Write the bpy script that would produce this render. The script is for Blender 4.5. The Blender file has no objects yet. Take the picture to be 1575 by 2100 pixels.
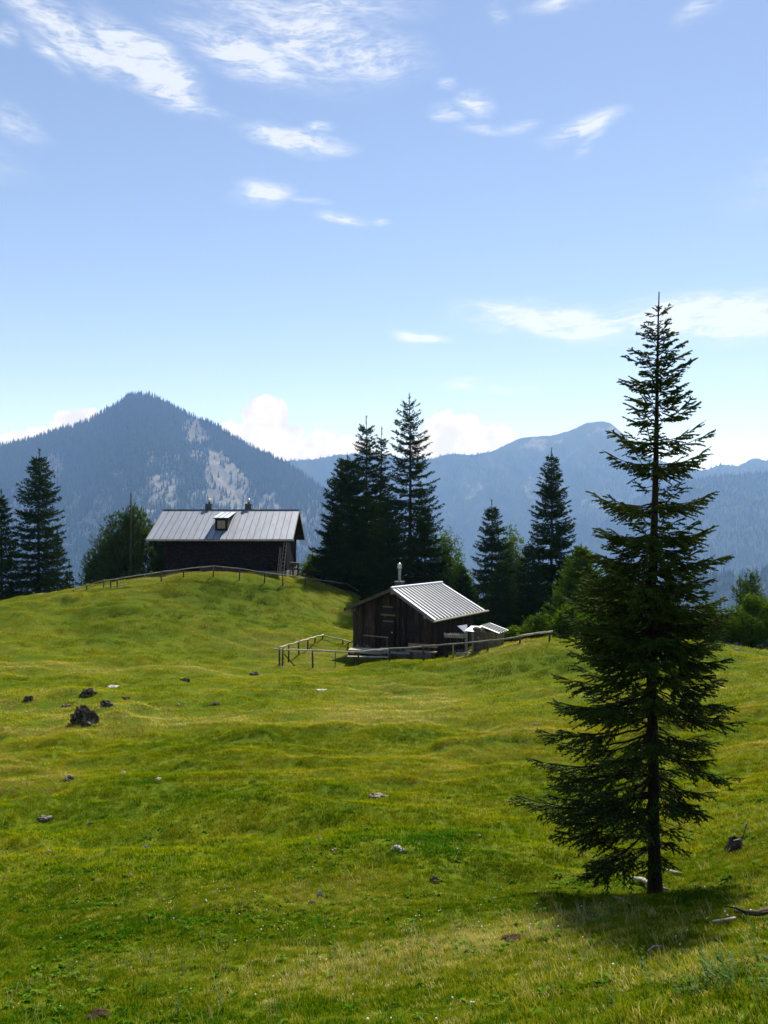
import bpy, math, random
import numpy as np
from mathutils import Vector, Matrix

R = math.radians
F, CX, HY = 1575.0, 787.5, 1095.0          # focal length, centre column and horizon row of the photograph (its own pixels)
scene = bpy.context.scene
COL = scene.collection

# ------------------------------------------------------------------ camera
cam = bpy.data.cameras.new('camera')
cam.sensor_fit = 'HORIZONTAL'; cam.sensor_width = 36.0; cam.lens = 36.0
cam.shift_y = 45.0 / 1575.0
cam.clip_start = 0.05; cam.clip_end = 40000.0
camo = bpy.data.objects.new('camera', cam); COL.objects.link(camo)
camo.location = (0, 0, 0); camo.rotation_euler = (R(90), 0, 0)
scene.camera = camo

# ------------------------------------------------------------------ sun, exposure
SUN_AZ, SUN_EL = R(19), R(50)
to_sun = Vector((math.sin(SUN_AZ) * math.cos(SUN_EL), math.cos(SUN_AZ) * math.cos(SUN_EL), math.sin(SUN_EL)))
sl = bpy.data.lights.new('sun', 'SUN'); sl.energy = 5.0; sl.angle = R(1.2); sl.color = (1.0, 0.95, 0.86)
slo = bpy.data.objects.new('sun', sl); COL.objects.link(slo)
slo.rotation_euler = (-to_sun).to_track_quat('-Z', 'Y').to_euler()
slo.location = (30, 40, 60)
scene.view_settings.view_transform = 'Standard'
scene.view_settings.look = 'None'
scene.view_settings.exposure = 0.9
scene.view_settings.gamma = 1.0
scene.view_settings.use_curve_mapping = False
scene.cycles.volume_bounces = 2
scene.cycles.max_bounces = 8
scene.cycles.transparent_max_bounces = 8

# ------------------------------------------------------------------ node helpers
def nd(nt, typ, ins=None, **props):
    n = nt.nodes.new(typ)
    for k, v in props.items():
        setattr(n, k, v)
    for k, v in (ins or {}).items():
        s = n.inputs[k]
        if isinstance(v, bpy.types.NodeSocket):
            nt.links.new(v, s)
        else:
            s.default_value = v
    return n

def c4(c):
    return (c[0], c[1], c[2], 1.0)

def math_n(nt, op, a, b=0.0, c=0.0, clamp=False):
    return nd(nt, 'ShaderNodeMath', {0: a, 1: b, 2: c}, operation=op, use_clamp=clamp).outputs[0]

def ramp(nt, fac, stops, interp='LINEAR'):
    n = nd(nt, 'ShaderNodeValToRGB', {0: fac})
    n.color_ramp.interpolation = interp
    els = n.color_ramp.elements
    while len(els) < len(stops):
        els.new(0.5)
    for e, (p, c) in zip(els, stops):
        e.position = p; e.color = c4(c) if len(c) == 3 else c
    return n.outputs[0]

def mixc(nt, fac, a, b, blend='MIX'):
    n = nd(nt, 'ShaderNodeMix', data_type='RGBA', blend_type=blend)
    n.clamp_factor = True
    for idx, v in ((0, fac), (6, a), (7, b)):
        if isinstance(v, bpy.types.NodeSocket):
            nt.links.new(v, n.inputs[idx])
        else:
            n.inputs[idx].default_value = v if not isinstance(v, tuple) or len(v) == 4 else c4(v)
    return n.outputs[2]

def maprange(nt, v, a, b, c=0.0, d=1.0, smooth=True):
    return nd(nt, 'ShaderNodeMapRange', {0: v, 1: a, 2: b, 3: c, 4: d}, interpolation_type='SMOOTHSTEP' if smooth else 'LINEAR').outputs[0]

# ------------------------------------------------------------------ world: Nishita sky with a few clouds at their directions
world = bpy.data.worlds.new('World'); scene.world = world; world.use_nodes = True
wt = world.node_tree; wt.nodes.clear()
SKY_STR = 0.094
sky = nd(wt, 'ShaderNodeTexSky', sky_type='NISHITA', sun_disc=False, sun_elevation=SUN_EL, sun_rotation=SUN_AZ,
         altitude=2600.0, air_density=1.0, dust_density=0.2, ozone_density=0.8)
tc = nd(wt, 'ShaderNodeTexCoord')
sep = nd(wt, 'ShaderNodeSeparateXYZ', {0: tc.outputs['Generated']})
az = math_n(wt, 'ARCTAN2', sep.outputs[0], sep.outputs[1])
el = math_n(wt, 'ARCSINE', sep.outputs[2])
ae = nd(wt, 'ShaderNodeCombineXYZ', {0: az, 1: el, 2: 0.0}).outputs[0]

def azel(px, py):
    a = math.atan((px - CX) / F)
    return a, math.atan((HY - py) / F * math.cos(a))

def warped(scale, amt, stretch):
    mp = nd(wt, 'ShaderNodeMapping', {0: ae, 3: stretch})
    nz = nd(wt, 'ShaderNodeTexNoise', {'Vector': mp.outputs[0], 'Scale': scale, 'Detail': 3.0, 'Roughness': 0.5})
    s = nd(wt, 'ShaderNodeVectorMath', {0: nz.outputs['Color'], 1: (0.5, 0.5, 0.5)}, operation='SUBTRACT')
    s2 = nd(wt, 'ShaderNodeVectorMath', {0: s.outputs[0], 1: (amt, amt * 0.6, 0.0)}, operation='MULTIPLY')
    return nd(wt, 'ShaderNodeVectorMath', {0: ae, 1: s2.outputs[0]}, operation='ADD').outputs[0]

def blobs(vec, items, grow):
    acc = None
    for px, py, rx, ry, rot, w in items:
        a, e = azel(px, py)
        mp = nd(wt, 'ShaderNodeMapping', {0: vec, 1: (a, e, 0), 2: (0, 0, R(rot)), 3: (rx / F, ry / F, 1.0)}, vector_type='TEXTURE')
        ln = nd(wt, 'ShaderNodeVectorMath', {0: mp.outputs[0]}, operation='LENGTH').outputs['Value']
        v = maprange(wt, ln, grow, 0.0, 0.0, w)
        acc = v if acc is None else math_n(wt, 'MAXIMUM', acc, v)
    return acc

wispy = [  # px, py, half width, half height, tilt, weight
    (150, 78, 130, 32, -16, 1.25), (290, 125, 120, 42, -20, 1.5), (360, 190, 70, 34, -18, 1.4), (500, 105, 150, 42, -10, 1.2), (430, 242, 45, 11, 4, .75),
    (620, 75, 190, 75, -8, .85), (760, 110, 120, 45, -8, .85), (620, 10, 230, 30, 0, .8), (95, 105, 50, 16, -25, .8), (15, 80, 22, 16, 0, .8), (35, 255, 55, 24, -15, .55),
    (600, 288, 105, 21, -3, 1.6), (665, 261, 34, 9, 0, .9), (545, 398, 62, 17, 8, 1.05), (625, 412, 40, 8, -6, .6), (700, 447, 58, 11, -3, 1.05), (785, 450, 20, 9, 0, .7),
    (970, 215, 42, 20, -10, .95), (915, 238, 32, 16, -8, .9), (915, 178, 22, 8, 0, .8), (990, 270, 60, 12, -8, .6), (1200, 262, 80, 18, 9, 1.05), (1215, 292, 32, 9, 28, .75), (1065, 260, 40, 12, 5, .55),
    (1150, 5, 70, 16, 0, .7), (1440, 15, 60, 16, 10, .6), (1030, 22, 24, 18, -30, .5),
    (1130, 655, 180, 32, -4, 1.35), (1200, 672, 125, 28, -3, 1.25), (1420, 645, 215, 40, 0, 1.35), (1530, 660, 125, 40, 0, 1.3), (860, 688, 55, 12, 0, 1.4),
    (945, 792, 48, 13, 3, .8), (1040, 796, 65, 10, -3, .85),
    (-350, 180, 260, 60, -12, .9), (-250, 620, 180, 30, 4, .9), (1950, 250, 300, 70, 8, .9), (2050, 640, 260, 40, 3, 1.0), (300, -420, 500, 160, -14, .9), (1500, -500, 450, 120, 10, .8)]
cumul = [
    (60, 908, 95, 38, 10, 1.15), (155, 868, 58, 36, 10, 1.2), (0, 925, 60, 36, 0, 1.0), (545, 855, 52, 58, 0, 1.25), (560, 905, 85, 58, 0, 1.15), (480, 885, 48, 30, -10, 1.0), (540, 826, 30, 24, 0, 1.2),
    (655, 918, 60, 50, 0, 1.2), (720, 915, 45, 28, 0, 1.0), (610, 950, 60, 40, 0, 1.0), (930, 886, 78, 50, 0, 1.25), (1000, 902, 92, 44, -10, 1.2), (880, 925, 70, 50, 0, 1.1), (1030, 890, 50, 26, -15, 1.0), (760, 960, 120, 50, 0, .9),
    (-220, 900, 130, 60, 0, 1.0), (-450, 860, 150, 80, 0, 1.0), (1900, 960, 160, 60, 0, 1.0), (2150, 900, 130, 70, 0, 1.0)]
vw = warped(8.0, 0.06, (1.0, 2.4, 1.0))
mw = blobs(vw, wispy, 1.4)
def streaks(rot, sx, sy, scale, det, dis):
    mp_ = nd(wt, 'ShaderNodeMapping', {0: vw, 2: (0, 0, R(rot)), 3: (sx, sy, 1.0)})
    return nd(wt, 'ShaderNodeTexNoise', {'Vector': mp_.outputs[0], 'Scale': scale, 'Detail': det, 'Roughness': 0.66, 'Distortion': dis}).outputs['Fac']
st1 = maprange(wt, streaks(14, 1.0, 3.6, 17.0, 10.0, 0.25), 0.38, 0.64)
st2 = maprange(wt, streaks(9, 1.0, 5.5, 60.0, 10.0, 0.15), 0.34, 0.66)
stk = math_n(wt, 'MULTIPLY_ADD', st2, 0.55, math_n(wt, 'MULTIPLY', st1, 0.75))
dw = math_n(wt, 'MULTIPLY', mw, stk)
core = maprange(wt, math_n(wt, 'MULTIPLY_ADD', st1, 0.4, mw), 0.75, 1.5)
dw = math_n(wt, 'MINIMUM', math_n(wt, 'MULTIPLY', math_n(wt, 'MULTIPLY_ADD', core, 0.50, dw), 0.74), 0.74)
vc = warped(22.0, 0.030, (1.0, 1.0, 1.0))
mc = blobs(vc, cumul, 1.35)
nz2 = nd(wt, 'ShaderNodeTexNoise', {'Vector': ae, 'Scale': 48.0, 'Detail': 7.0, 'Roughness': 0.58, 'Distortion': 0.3}).outputs['Fac']
dc = maprange(wt, math_n(wt, 'ADD', mc, math_n(wt, 'MULTIPLY_ADD', nz2, 1.3, -0.95)), 0.12, 0.27)
dc = math_n(wt, 'MULTIPLY', dc, 0.95)
nz3 = nd(wt, 'ShaderNodeTexNoise', {'Vector': ae, 'Scale': 30.0, 'Detail': 6.0, 'Roughness': 0.6}).outputs['Fac']
ccol = ramp(wt, nz3, [(0.40, (4.5, 4.0, 3.95)), (0.58, (6.0, 5.4, 5.15))])
skyc = mixc(wt, 1.0, sky.outputs[0], (1.09, 0.97, 0.94, 1.0), 'MULTIPLY')
c1 = mixc(wt, dc, skyc, ccol)
c2 = mixc(wt, dw, c1, (5.5, 5.6, 5.8, 1.0))
bg = nd(wt, 'ShaderNodeBackground', {0: c2, 1: SKY_STR})
wo = nd(wt, 'ShaderNodeOutputWorld', {0: bg.outputs[0]})
world.cycles.sampling_method = 'MANUAL'; world.cycles.sample_map_resolution = 1024

# ------------------------------------------------------------------ noise, terrain height
def _hash(ix, iy, seed):
    h = (ix.astype(np.int64) * 374761393 + iy.astype(np.int64) * 668265263 + seed * 1442695041) & 0x7fffffff
    h = ((h ^ (h >> 13)) * 1274126177) & 0x7fffffff
    return ((h ^ (h >> 16)) & 0xffff) / 65535.0

def vnoise(x, y, seed=0):
    x = np.asarray(x, float); y = np.asarray(y, float)
    ix = np.floor(x); iy = np.floor(y); fx = x - ix; fy = y - iy
    fx = fx * fx * fx * (fx * (fx * 6 - 15) + 10); fy = fy * fy * fy * (fy * (fy * 6 - 15) + 10)
    a = _hash(ix, iy, seed); b = _hash(ix + 1, iy, seed); c = _hash(ix, iy + 1, seed); d = _hash(ix + 1, iy + 1, seed)
    return (a + (b - a) * fx) * (1 - fy) + (c + (d - c) * fx) * fy

def fbm(x, y, octv=4, seed=0, gain=0.5):
    s = 0.0; amp = 1.0; tot = 0.0
    for o in range(octv):
        s = s + amp * vnoise(x * 2 ** o + 17.3 * o, y * 2 ** o - 9.1 * o, seed + o); tot += amp; amp *= gain
    return s / tot

def sstep(v, a, b):
    t = np.clip((v - a) / (b - a), 0, 1)
    return t * t * (3 - 2 * t)

CTRL = [  # px, py, distance: where the meadow lies
    (0, 2100, 6.0), (400, 2100, 5.4), (787, 2100, 4.8), (1200, 2100, 3.9), (1575, 2100, 3.2),
    (0, 1960, 8.6), (500, 1960, 7.6), (950, 1960, 6.9), (1300, 1950, 6.2), (1575, 1950, 5.0),
    (0, 1835, 12.0), (300, 1835, 11.3), (650, 1835, 10.6), (1000, 1835, 10.0), (1340, 1838, 10.2), (1575, 1835, 7.7),
    (0, 1700, 17), (400, 1700, 16), (787, 1700, 15.2), (1100, 1710, 14.6), (1575, 1705, 12.8),
    (0, 1550, 24), (400, 1550, 23.4), (787, 1550, 23), (1100, 1550, 22), (1400, 1550, 20.5), (1575, 1550, 19),
    (0, 1450, 31), (400, 1450, 31), (787, 1450, 31), (1100, 1450, 29), (1400, 1450, 27), (1575, 1450, 25),
    (0, 1390, 37), (400, 1392, 37.5), (787, 1390, 38), (1100, 1388, 35), (1575, 1390, 31),
    (575, 1366, 42.8), (650, 1352, 45), (720, 1366, 42.5), (740, 1352, 45.3), (800, 1354, 42), (930, 1353, 40.3), (1010, 1333, 40), (1140, 1315, 39), (1300, 1322, 37.5), (1480, 1328, 36), (1575, 1342, 36),
    (0, 1330, 44), (0, 1237, 52), (160, 1290, 48), (150, 1214, 55), (300, 1300, 47.5), (300, 1192, 56), (430, 1177, 57), (560, 1187, 57.5), (640, 1198, 60), (500, 1250, 53), (600, 1300, 49), (690, 1260, 56), (740, 1222, 66)]
CX3 = [((px - CX) / F * d, d, (HY - py) / F * d) for px, py, d in CTRL]
CX3 += [(0.0, 0.0, -1.6), (-3.0, 0.5, -2.0), (3.0, 0.5, -1.25), (0.0, -3, -0.8),
        (-32, 58, -6.6), (-34, 66, -9.0), (-21, 61, -4.2), (-23, 68, -7.0), (-17, 61.5, -3.45), (-8, 61.5, -3.6), (-12.5, 60.3, -3.3), (-12.5, 70, -3.7), (-18, 70, -4.6), (-5, 70, -4.6), (-8, 78, -5.5),
        (1.0, 45, -7.3), (3.0, 44, -7.1), (2.0, 50, -7.1), (6.5, 47, -6.9), (4, 58, -7.2), (1, 66, -7.2), (10, 55, -7.4), (10, 46, -6.5), (16, 46, -6.9), (22, 46, -7.2), (14, 66, -8.5), (28, 62, -9.5), (0, 76, -9.0), (34, 44, -7.0)]
CX3 = np.array(CX3)

def _tps_k(d2):
    return 0.5 * d2 * np.log(np.maximum(d2, 1e-12))
_n = len(CX3)
_P = CX3[:, :2] / 10.0
_K = _tps_k(((_P[:, None, :] - _P[None]) ** 2).sum(-1)) + np.eye(_n) * 0.004
_A = np.zeros((_n + 3, _n + 3)); _A[:_n, :_n] = _K
_A[:_n, _n] = 1; _A[:_n, _n + 1:] = _P; _A[_n, :_n] = 1; _A[_n + 1:, :_n] = _P.T
_W = np.linalg.solve(_A, np.concatenate([CX3[:, 2], np.zeros(3)]))

def ground_z(x, y, bumps=True):
    x = np.atleast_1d(np.asarray(x, float)); y = np.atleast_1d(np.asarray(y, float))
    shp = x.shape; xf = x.ravel(); yf = y.ravel(); out = np.empty(xf.size)
    for s in range(0, xf.size, 60000):
        xs = xf[s:s + 60000]; ys = yf[s:s + 60000]
        yc = np.clip(ys, -3, 80); lim = 0.56 * np.clip(yc, 0, 80) + 3.0
        xc = lim * np.tanh(xs / lim * 0.9) / 0.9 if False else np.clip(xs, -lim, lim)
        q = np.stack([xc, yc], 1) / 10.0
        d2 = ((q[:, None, :] - _P[None]) ** 2).sum(-1)
        z = _tps_k(d2) @ _W[:_n] + _W[_n] + q @ _W[_n + 1:]
        r = np.hypot(xs, ys)
        if bumps:
            amp = sstep(r, 3.0, 16.0) * (1 - sstep(r, 90, 140)) * (0.45 + 0.55 * sstep(np.hypot(xs - 0.5, ys - 45.5), 4, 9))
            z = z + amp * 0.50 * (fbm(xs / 3.6, ys / 2.2, 3, 11) - 0.5)
            z = z + amp * 0.22 * (fbm(xs / 1.5, ys / 0.9, 2, 23) - 0.5)
            z = z + 0.05 * sstep(r, 2, 6) * (fbm(xs / 0.55, ys / 0.45, 2, 31) - 0.5)
            ph = (ys + 2.6 * fbm(xs / 6.0, ys / 5.0, 2, 61) * 2 + 0.12 * xs) / 1.7
            tw = ph - np.floor(ph); saw = np.where(tw < .82, tw / .82, (1 - tw) / .18) - .5
            z = z + amp * 0.13 * saw * sstep(fbm(xs / 5.0, ys / 3.0, 3, 67), .42, .62) * sstep(r, 13, 20)
            mound = sstep(fbm(xs / 2.6, ys / 1.7, 2, 51), 0.66, 0.86)
            z = z + amp * 0.20 * mound * (1 - sstep(np.abs(r - 46), 7, 3))
        e = np.maximum(np.maximum(ys - 76, np.abs(xs) - lim - 4), -ys - 25)
        e = np.maximum(e, 0)
        drop = 520 * (1 - np.exp(-(e * e / (e + 60)) * 0.5 / 520))
        out[s:s + 60000] = z - drop
    return out.reshape(shp)

def gz(x, y):
    return float(ground_z(x, y)[0])

_DS = np.concatenate([np.arange(2.5, 20, 0.05), np.arange(20, 80, 0.1)])
def on_ground(px, py):
    """the place on the meadow seen at this pixel of the photograph"""
    X = (px - CX) / F * _DS; Z = (HY - py) / F * _DS
    g = ground_z(X, _DS)
    k = np.argmax(Z <= g)
    d = _DS[k] if Z[k] <= g[k] else 40.0
    return np.array([(px - CX) / F * d, d, gz((px - CX) / F * d, d)])

def at(px, py, d):
    return np.array([(px - CX) / F * d, d, (HY - py) / F * d])

# ------------------------------------------------------------------ object helpers
def tag(o, label=None, cat=None, group=None, kind=None):
    if label: o['label'] = label
    if cat: o['category'] = cat
    if group: o['group'] = group
    if kind: o['kind'] = kind
    return o

def empty(name, loc, rz=0.0, label=None, cat=None, group=None):
    o = bpy.data.objects.new(name, None); COL.objects.link(o)
    o.location = loc; o.rotation_euler = (0, 0, rz); o.empty_display_size = 0.3
    return tag(o, label, cat, group)

def link(name, me, mat=None, parent=None, link_to=None):
    o = bpy.data.objects.new(name, me); (link_to or COL).objects.link(o)
    if mat is not None and not me.materials:
        for m in (mat if isinstance(mat, (list, tuple)) else [mat]):
            me.materials.append(m)
    if parent is not None: o.parent = parent
    return o

def np_mesh(name, verts, faces, smooth=False, mat_idx=None):
    """verts Nx3, faces MxK (all the same K)"""
    verts = np.asarray(verts, np.float32); faces = np.asarray(faces, np.int32)
    me = bpy.data.meshes.new(name)
    m, k = faces.shape
    me.vertices.add(len(verts)); me.vertices.foreach_set('co', verts.ravel())
    me.loops.add(m * k); me.loops.foreach_set('vertex_index', faces.ravel())
    me.polygons.add(m); me.polygons.foreach_set('loop_start', np.arange(0, m * k, k, dtype=np.int32))
    me.polygons.foreach_set('loop_total', np.full(m, k, np.int32))
    if mat_idx is not None: me.polygons.foreach_set('material_index', np.asarray(mat_idx, np.int32))
    if smooth: me.polygons.foreach_set('use_smooth', np.ones(m, bool))
    me.update(calc_edges=True); me.validate()
    return me

def add_attr(me, name, vals, typ='FLOAT'):
    a = me.attributes.new(name, typ, 'POINT')
    key = {'FLOAT': 'value', 'INT': 'value', 'FLOAT_VECTOR': 'vector'}[typ]
    a.data.foreach_set(key, np.asarray(vals).ravel())

class MB:
    """collects boxes, bars and tubes into one mesh"""
    def __init__(s): s.v = []; s.f = []
    def quad_faces(s, o, fs): s.f += [tuple(o + i for i in f) for f in fs]
    def box(s, x0, y0, z0, x1, y1, z1, jit=0.0, rng=random):
        o = len(s.v)
        for z in (z0, z1):
            for (x, y) in ((x0, y0), (x1, y0), (x1, y1), (x0, y1)):
                s.v.append((x + rng.uniform(-jit, jit), y + rng.uniform(-jit, jit), z + rng.uniform(-jit, jit)))
        s.quad_faces(o, [(3, 2, 1, 0), (4, 5, 6, 7), (0, 1, 5, 4), (1, 2, 6, 5), (2, 3, 7, 6), (3, 0, 4, 7)])
        return s
    def hexa(s, pts):
        """8 corners: bottom four then top four, same winding"""
        o = len(s.v); s.v += [tuple(p) for p in pts]
        s.quad_faces(o, [(3, 2, 1, 0), (4, 5, 6, 7), (0, 1, 5, 4), (1, 2, 6, 5), (2, 3, 7, 6), (3, 0, 4, 7)])
        return s
    def tube(s, pts, rads, n=8, cap=True, jit=0.0, rng=random):
        o = len(s.v); pts = [Vector(p) for p in pts]
        for i, p in enumerate(pts):
            d = (pts[min(i + 1, len(pts) - 1)] - pts[max(i - 1, 0)]).normalized()
            up = Vector((0, 0, 1)) if abs(d.z) < 0.9 else Vector((0, 1, 0))
            a = d.cross(up).normalized(); b = d.cross(a).normalized()
            r = rads[i] if isinstance(rads, (list, tuple)) else rads
            for k in range(n):
                t = 2 * math.pi * k / n; rr = r * (1 + rng.uniform(-jit, jit))
                s.v.append(tuple(p + a * math.cos(t) * rr + b * math.sin(t) * rr))
        for i in range(len(pts) - 1):
            for k in range(n):
                k2 = (k + 1) % n
                s.f.append((o + i * n + k, o + i * n + k2, o + (i + 1) * n + k2, o + (i + 1) * n + k))
        if cap:
            s.f.append(tuple(o + k for k in range(n))[::-1]); e = o + (len(pts) - 1) * n
            s.f.append(tuple(e + k for k in range(n)))
        return s
    def mesh(s, name, smooth=False):
        me = bpy.data.meshes.new(name); me.from_pydata(s.v, [], s.f); me.update()
        if smooth: me.polygons.foreach_set('use_smooth', np.ones(len(me.polygons), bool))
        return me
    def build(s, name, mat, parent=None, smooth=False):
        return link(name, s.mesh(name, smooth), mat, parent)

# ------------------------------------------------------------------ materials
def material(name):
    m = bpy.data.materials.new(name); m.use_nodes = True
    nt = m.node_tree; nt.nodes.clear()
    out = nd(nt, 'ShaderNodeOutputMaterial')
    return m, nt, out

def surface(name, stops, scale=3.0, rough=0.8, bump=0.0, stretch=(1, 1, 1), detail=6.0, metallic=0.0, spec=0.3, distort=0.0, bscale=None, random_amt=0.0):
    m, nt, out = material(name)
    t = nd(nt, 'ShaderNodeTexCoord')
    mp = nd(nt, 'ShaderNodeMapping', {0: t.outputs['Object'], 3: stretch})
    vec = mp.outputs[0]
    if random_amt:
        oi = nd(nt, 'ShaderNodeObjectInfo')
        off = nd(nt, 'ShaderNodeVectorMath', {0: (31.0, 17.0, 53.0), 'Scale': oi.outputs['Random']}, operation='SCALE')
        vec = nd(nt, 'ShaderNodeVectorMath', {0: vec, 1: off.outputs[0]}, operation='ADD').outputs[0]
    nz = nd(nt, 'ShaderNodeTexNoise', {'Vector': vec, 'Scale': scale, 'Detail': detail, 'Roughness': 0.62, 'Distortion': distort})
    col = ramp(nt, nz.outputs['Fac'], stops)
    if random_amt:
        k = math_n(nt, 'MULTIPLY_ADD', oi.outputs['Random'], 2 * random_amt, 1 - random_amt)
        col = nd(nt, 'ShaderNodeVectorMath', {0: col, 'Scale': k}, operation='SCALE').outputs[0]
    p = nd(nt, 'ShaderNodeBsdfPrincipled', {'Base Color': col, 'Roughness': rough, 'Metallic': metallic, 'Specular IOR Level': spec})
    if bump:
        nb = nd(nt, 'ShaderNodeTexNoise', {'Vector': vec, 'Scale': bscale or scale * 3, 'Detail': 8.0, 'Roughness': 0.65})
        b = nd(nt, 'ShaderNodeBump', {'Strength': bump, 'Distance': 0.02, 'Height': nb.outputs['Fac']})
        nt.links.new(b.outputs[0], p.inputs['Normal'])
    nt.links.new(p.outputs[0], out.inputs[0])
    return m

def leafy(name, stops, scale=1.5, trans=0.3, attr=None, rough=0.6, gloss=0.06, turf=0.0):
    """leaves and needles: diffuse with light coming through, colour varied over the plant"""
    m, nt, out = material(name)
    if attr:
        f = nd(nt, 'ShaderNodeAttribute', attribute_name=attr, attribute_type='INSTANCER').outputs['Fac']
    else:
        g = nd(nt, 'ShaderNodeNewGeometry')
        f = nd(nt, 'ShaderNodeTexNoise', {'Vector': g.outputs['Position'], 'Scale': scale, 'Detail': 5.0, 'Roughness': 0.7}).outputs['Fac']
    col = ramp(nt, f, stops)
    d = nd(nt, 'ShaderNodeBsdfDiffuse', {'Color': col})
    if turf:      # short turf shades with the lie of the ground it grows on
        vt = nd(nt, 'ShaderNodeVectorTransform', {0: (0, 0, 1)}, vector_type='NORMAL', convert_from='OBJECT', convert_to='WORLD')
        up = nd(nt, 'ShaderNodeVectorMath', {0: vt.outputs[0]}, operation='NORMALIZE').outputs[0]
        gn = nd(nt, 'ShaderNodeNewGeometry').outputs['Normal']
        mn = nd(nt, 'ShaderNodeMix', data_type='VECTOR'); mn.inputs[0].default_value = turf
        nt.links.new(gn, mn.inputs[4]); nt.links.new(up, mn.inputs[5])
        nn = nd(nt, 'ShaderNodeVectorMath', {0: mn.outputs[1]}, operation='NORMALIZE').outputs[0]
        nt.links.new(nn, d.inputs['Normal'])
    tcol = mixc(nt, 1.0, col, (1.25, 1.15, 0.55, 1.0), 'MULTIPLY')
    tr = nd(nt, 'ShaderNodeBsdfTranslucent', {'Color': tcol})
    mx = nd(nt, 'ShaderNodeMixShader', {0: trans, 1: d.outputs[0], 2: tr.outputs[0]})
    gl = nd(nt, 'ShaderNodeBsdfGlossy', {'Color': (0.8, 0.85, 0.8, 1), 'Roughness': rough})
    mx2 = nd(nt, 'ShaderNodeMixShader', {0: gloss, 1: mx.outputs[0], 2: gl.outputs[0]})
    nt.links.new(mx2.outputs[0], out.inputs[0])
    return m

M = {}
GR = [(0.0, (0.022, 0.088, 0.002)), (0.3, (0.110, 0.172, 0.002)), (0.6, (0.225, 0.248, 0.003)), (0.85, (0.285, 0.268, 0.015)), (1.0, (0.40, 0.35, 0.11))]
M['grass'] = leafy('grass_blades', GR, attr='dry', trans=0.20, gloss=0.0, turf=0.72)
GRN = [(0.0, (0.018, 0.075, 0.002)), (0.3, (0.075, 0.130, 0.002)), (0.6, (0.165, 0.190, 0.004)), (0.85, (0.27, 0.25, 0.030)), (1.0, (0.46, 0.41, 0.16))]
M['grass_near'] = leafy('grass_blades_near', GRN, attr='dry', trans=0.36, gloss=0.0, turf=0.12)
M['straw'] = leafy('dry_stalks', [(0.0, (0.30, 0.27, 0.10)), (1.0, (0.46, 0.40, 0.20))], attr='dry', trans=0.2, gloss=0.0)
M['herb'] = leafy('broad_leaves', [(0.0, (0.035, 0.100, 0.005)), (1.0, (0.11, 0.19, 0.02))], attr='dry', trans=0.25, rough=0.45, gloss=0.0)
M['petal'] = leafy('white_petals', [(0.0, (0.70, 0.68, 0.55)), (1.0, (0.8, 0.8, 0.75))], attr='dry', trans=0.2, gloss=0.0)
M['needles'] = leafy('spruce_needles_near', [(0.3, (0.022, 0.046, 0.007)), (0.55, (0.048, 0.078, 0.009)), (0.75, (0.095, 0.120, 0.010))], scale=1.6, trans=0.25, gloss=0.01)
M['needles_far'] = leafy('spruce_needles_far', [(0.3, (0.009, 0.024, 0.006)), (0.55, (0.018, 0.038, 0.007)), (0.75, (0.038, 0.062, 0.009))], scale=0.5, trans=0.15, gloss=0.0)
M['needles_pine'] = leafy('pine_needles', [(0.3, (0.026, 0.060, 0.013)), (0.55, (0.055, 0.100, 0.017)), (0.75, (0.09, 0.135, 0.024))], scale=0.7, trans=0.3, gloss=0.02)
M['needles_light'] = leafy('light_needles', [(0.3, (0.026, 0.064, 0.006)), (0.55, (0.054, 0.104, 0.008)), (0.75, (0.100, 0.140, 0.010))], scale=0.9, trans=0.42, gloss=0.0)
M['leaves'] = leafy('deciduous_leaves', [(0.3, (0.035, 0.080, 0.007)), (0.52, (0.060, 0.115, 0.009)), (0.75, (0.115, 0.160, 0.010))], scale=0.8, trans=0.45, gloss=0.0)
M['bark'] = surface('spruce_bark', [(0.3, (0.012, 0.009, 0.007)), (0.55, (0.030, 0.022, 0.017)), (0.75, (0.062, 0.050, 0.040))], scale=14, rough=0.95, bump=0.9, stretch=(1, 1, 0.35), spec=0.1)
M['wood_dark'] = surface('weathered_dark_boards', [(0.3, (0.006, 0.004, 0.003)), (0.5, (0.020, 0.013, 0.009)), (0.64, (0.065, 0.043, 0.028)), (0.78, (0.15, 0.10, 0.07))], scale=5, rough=0.85, bump=0.6, stretch=(5, 5, 0.35), spec=0.1, random_amt=0.7)
M['wood_black'] = surface('blackened_wood', [(0.3, (0.006, 0.005, 0.004)), (0.7, (0.022, 0.016, 0.013))], scale=6, rough=0.85, bump=0.4, stretch=(3, 3, 1), spec=0.2, random_amt=0.3)
M['wood_grey'] = surface('silvered_wood', [(0.3, (0.11, 0.095, 0.075)), (0.6, (0.27, 0.245, 0.20)), (0.8, (0.40, 0.37, 0.31))], scale=5, rough=0.85, bump=0.5, stretch=(2, 2, 2), spec=0.2, random_amt=0.25)
M['wood_pale'] = surface('pale_peeled_rail', [(0.3, (0.26, 0.23, 0.17)), (0.6, (0.46, 0.42, 0.32)), (0.8, (0.60, 0.56, 0.46))], scale=5, rough=0.8, bump=0.4, spec=0.2, random_amt=0.15)
M['wood_tan'] = surface('tan_boards', [(0.3, (0.11, 0.085, 0.045)), (0.6, (0.23, 0.18, 0.095)), (0.8, (0.33, 0.27, 0.16))], scale=5, rough=0.85, bump=0.5, stretch=(4, 4, 0.5), spec=0.2, random_amt=0.3)
M['wood_red'] = surface('reddish_plank', [(0.3, (0.18, 0.11, 0.075)), (0.7, (0.34, 0.23, 0.17))], scale=5, rough=0.8, bump=0.4, spec=0.2)
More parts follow.
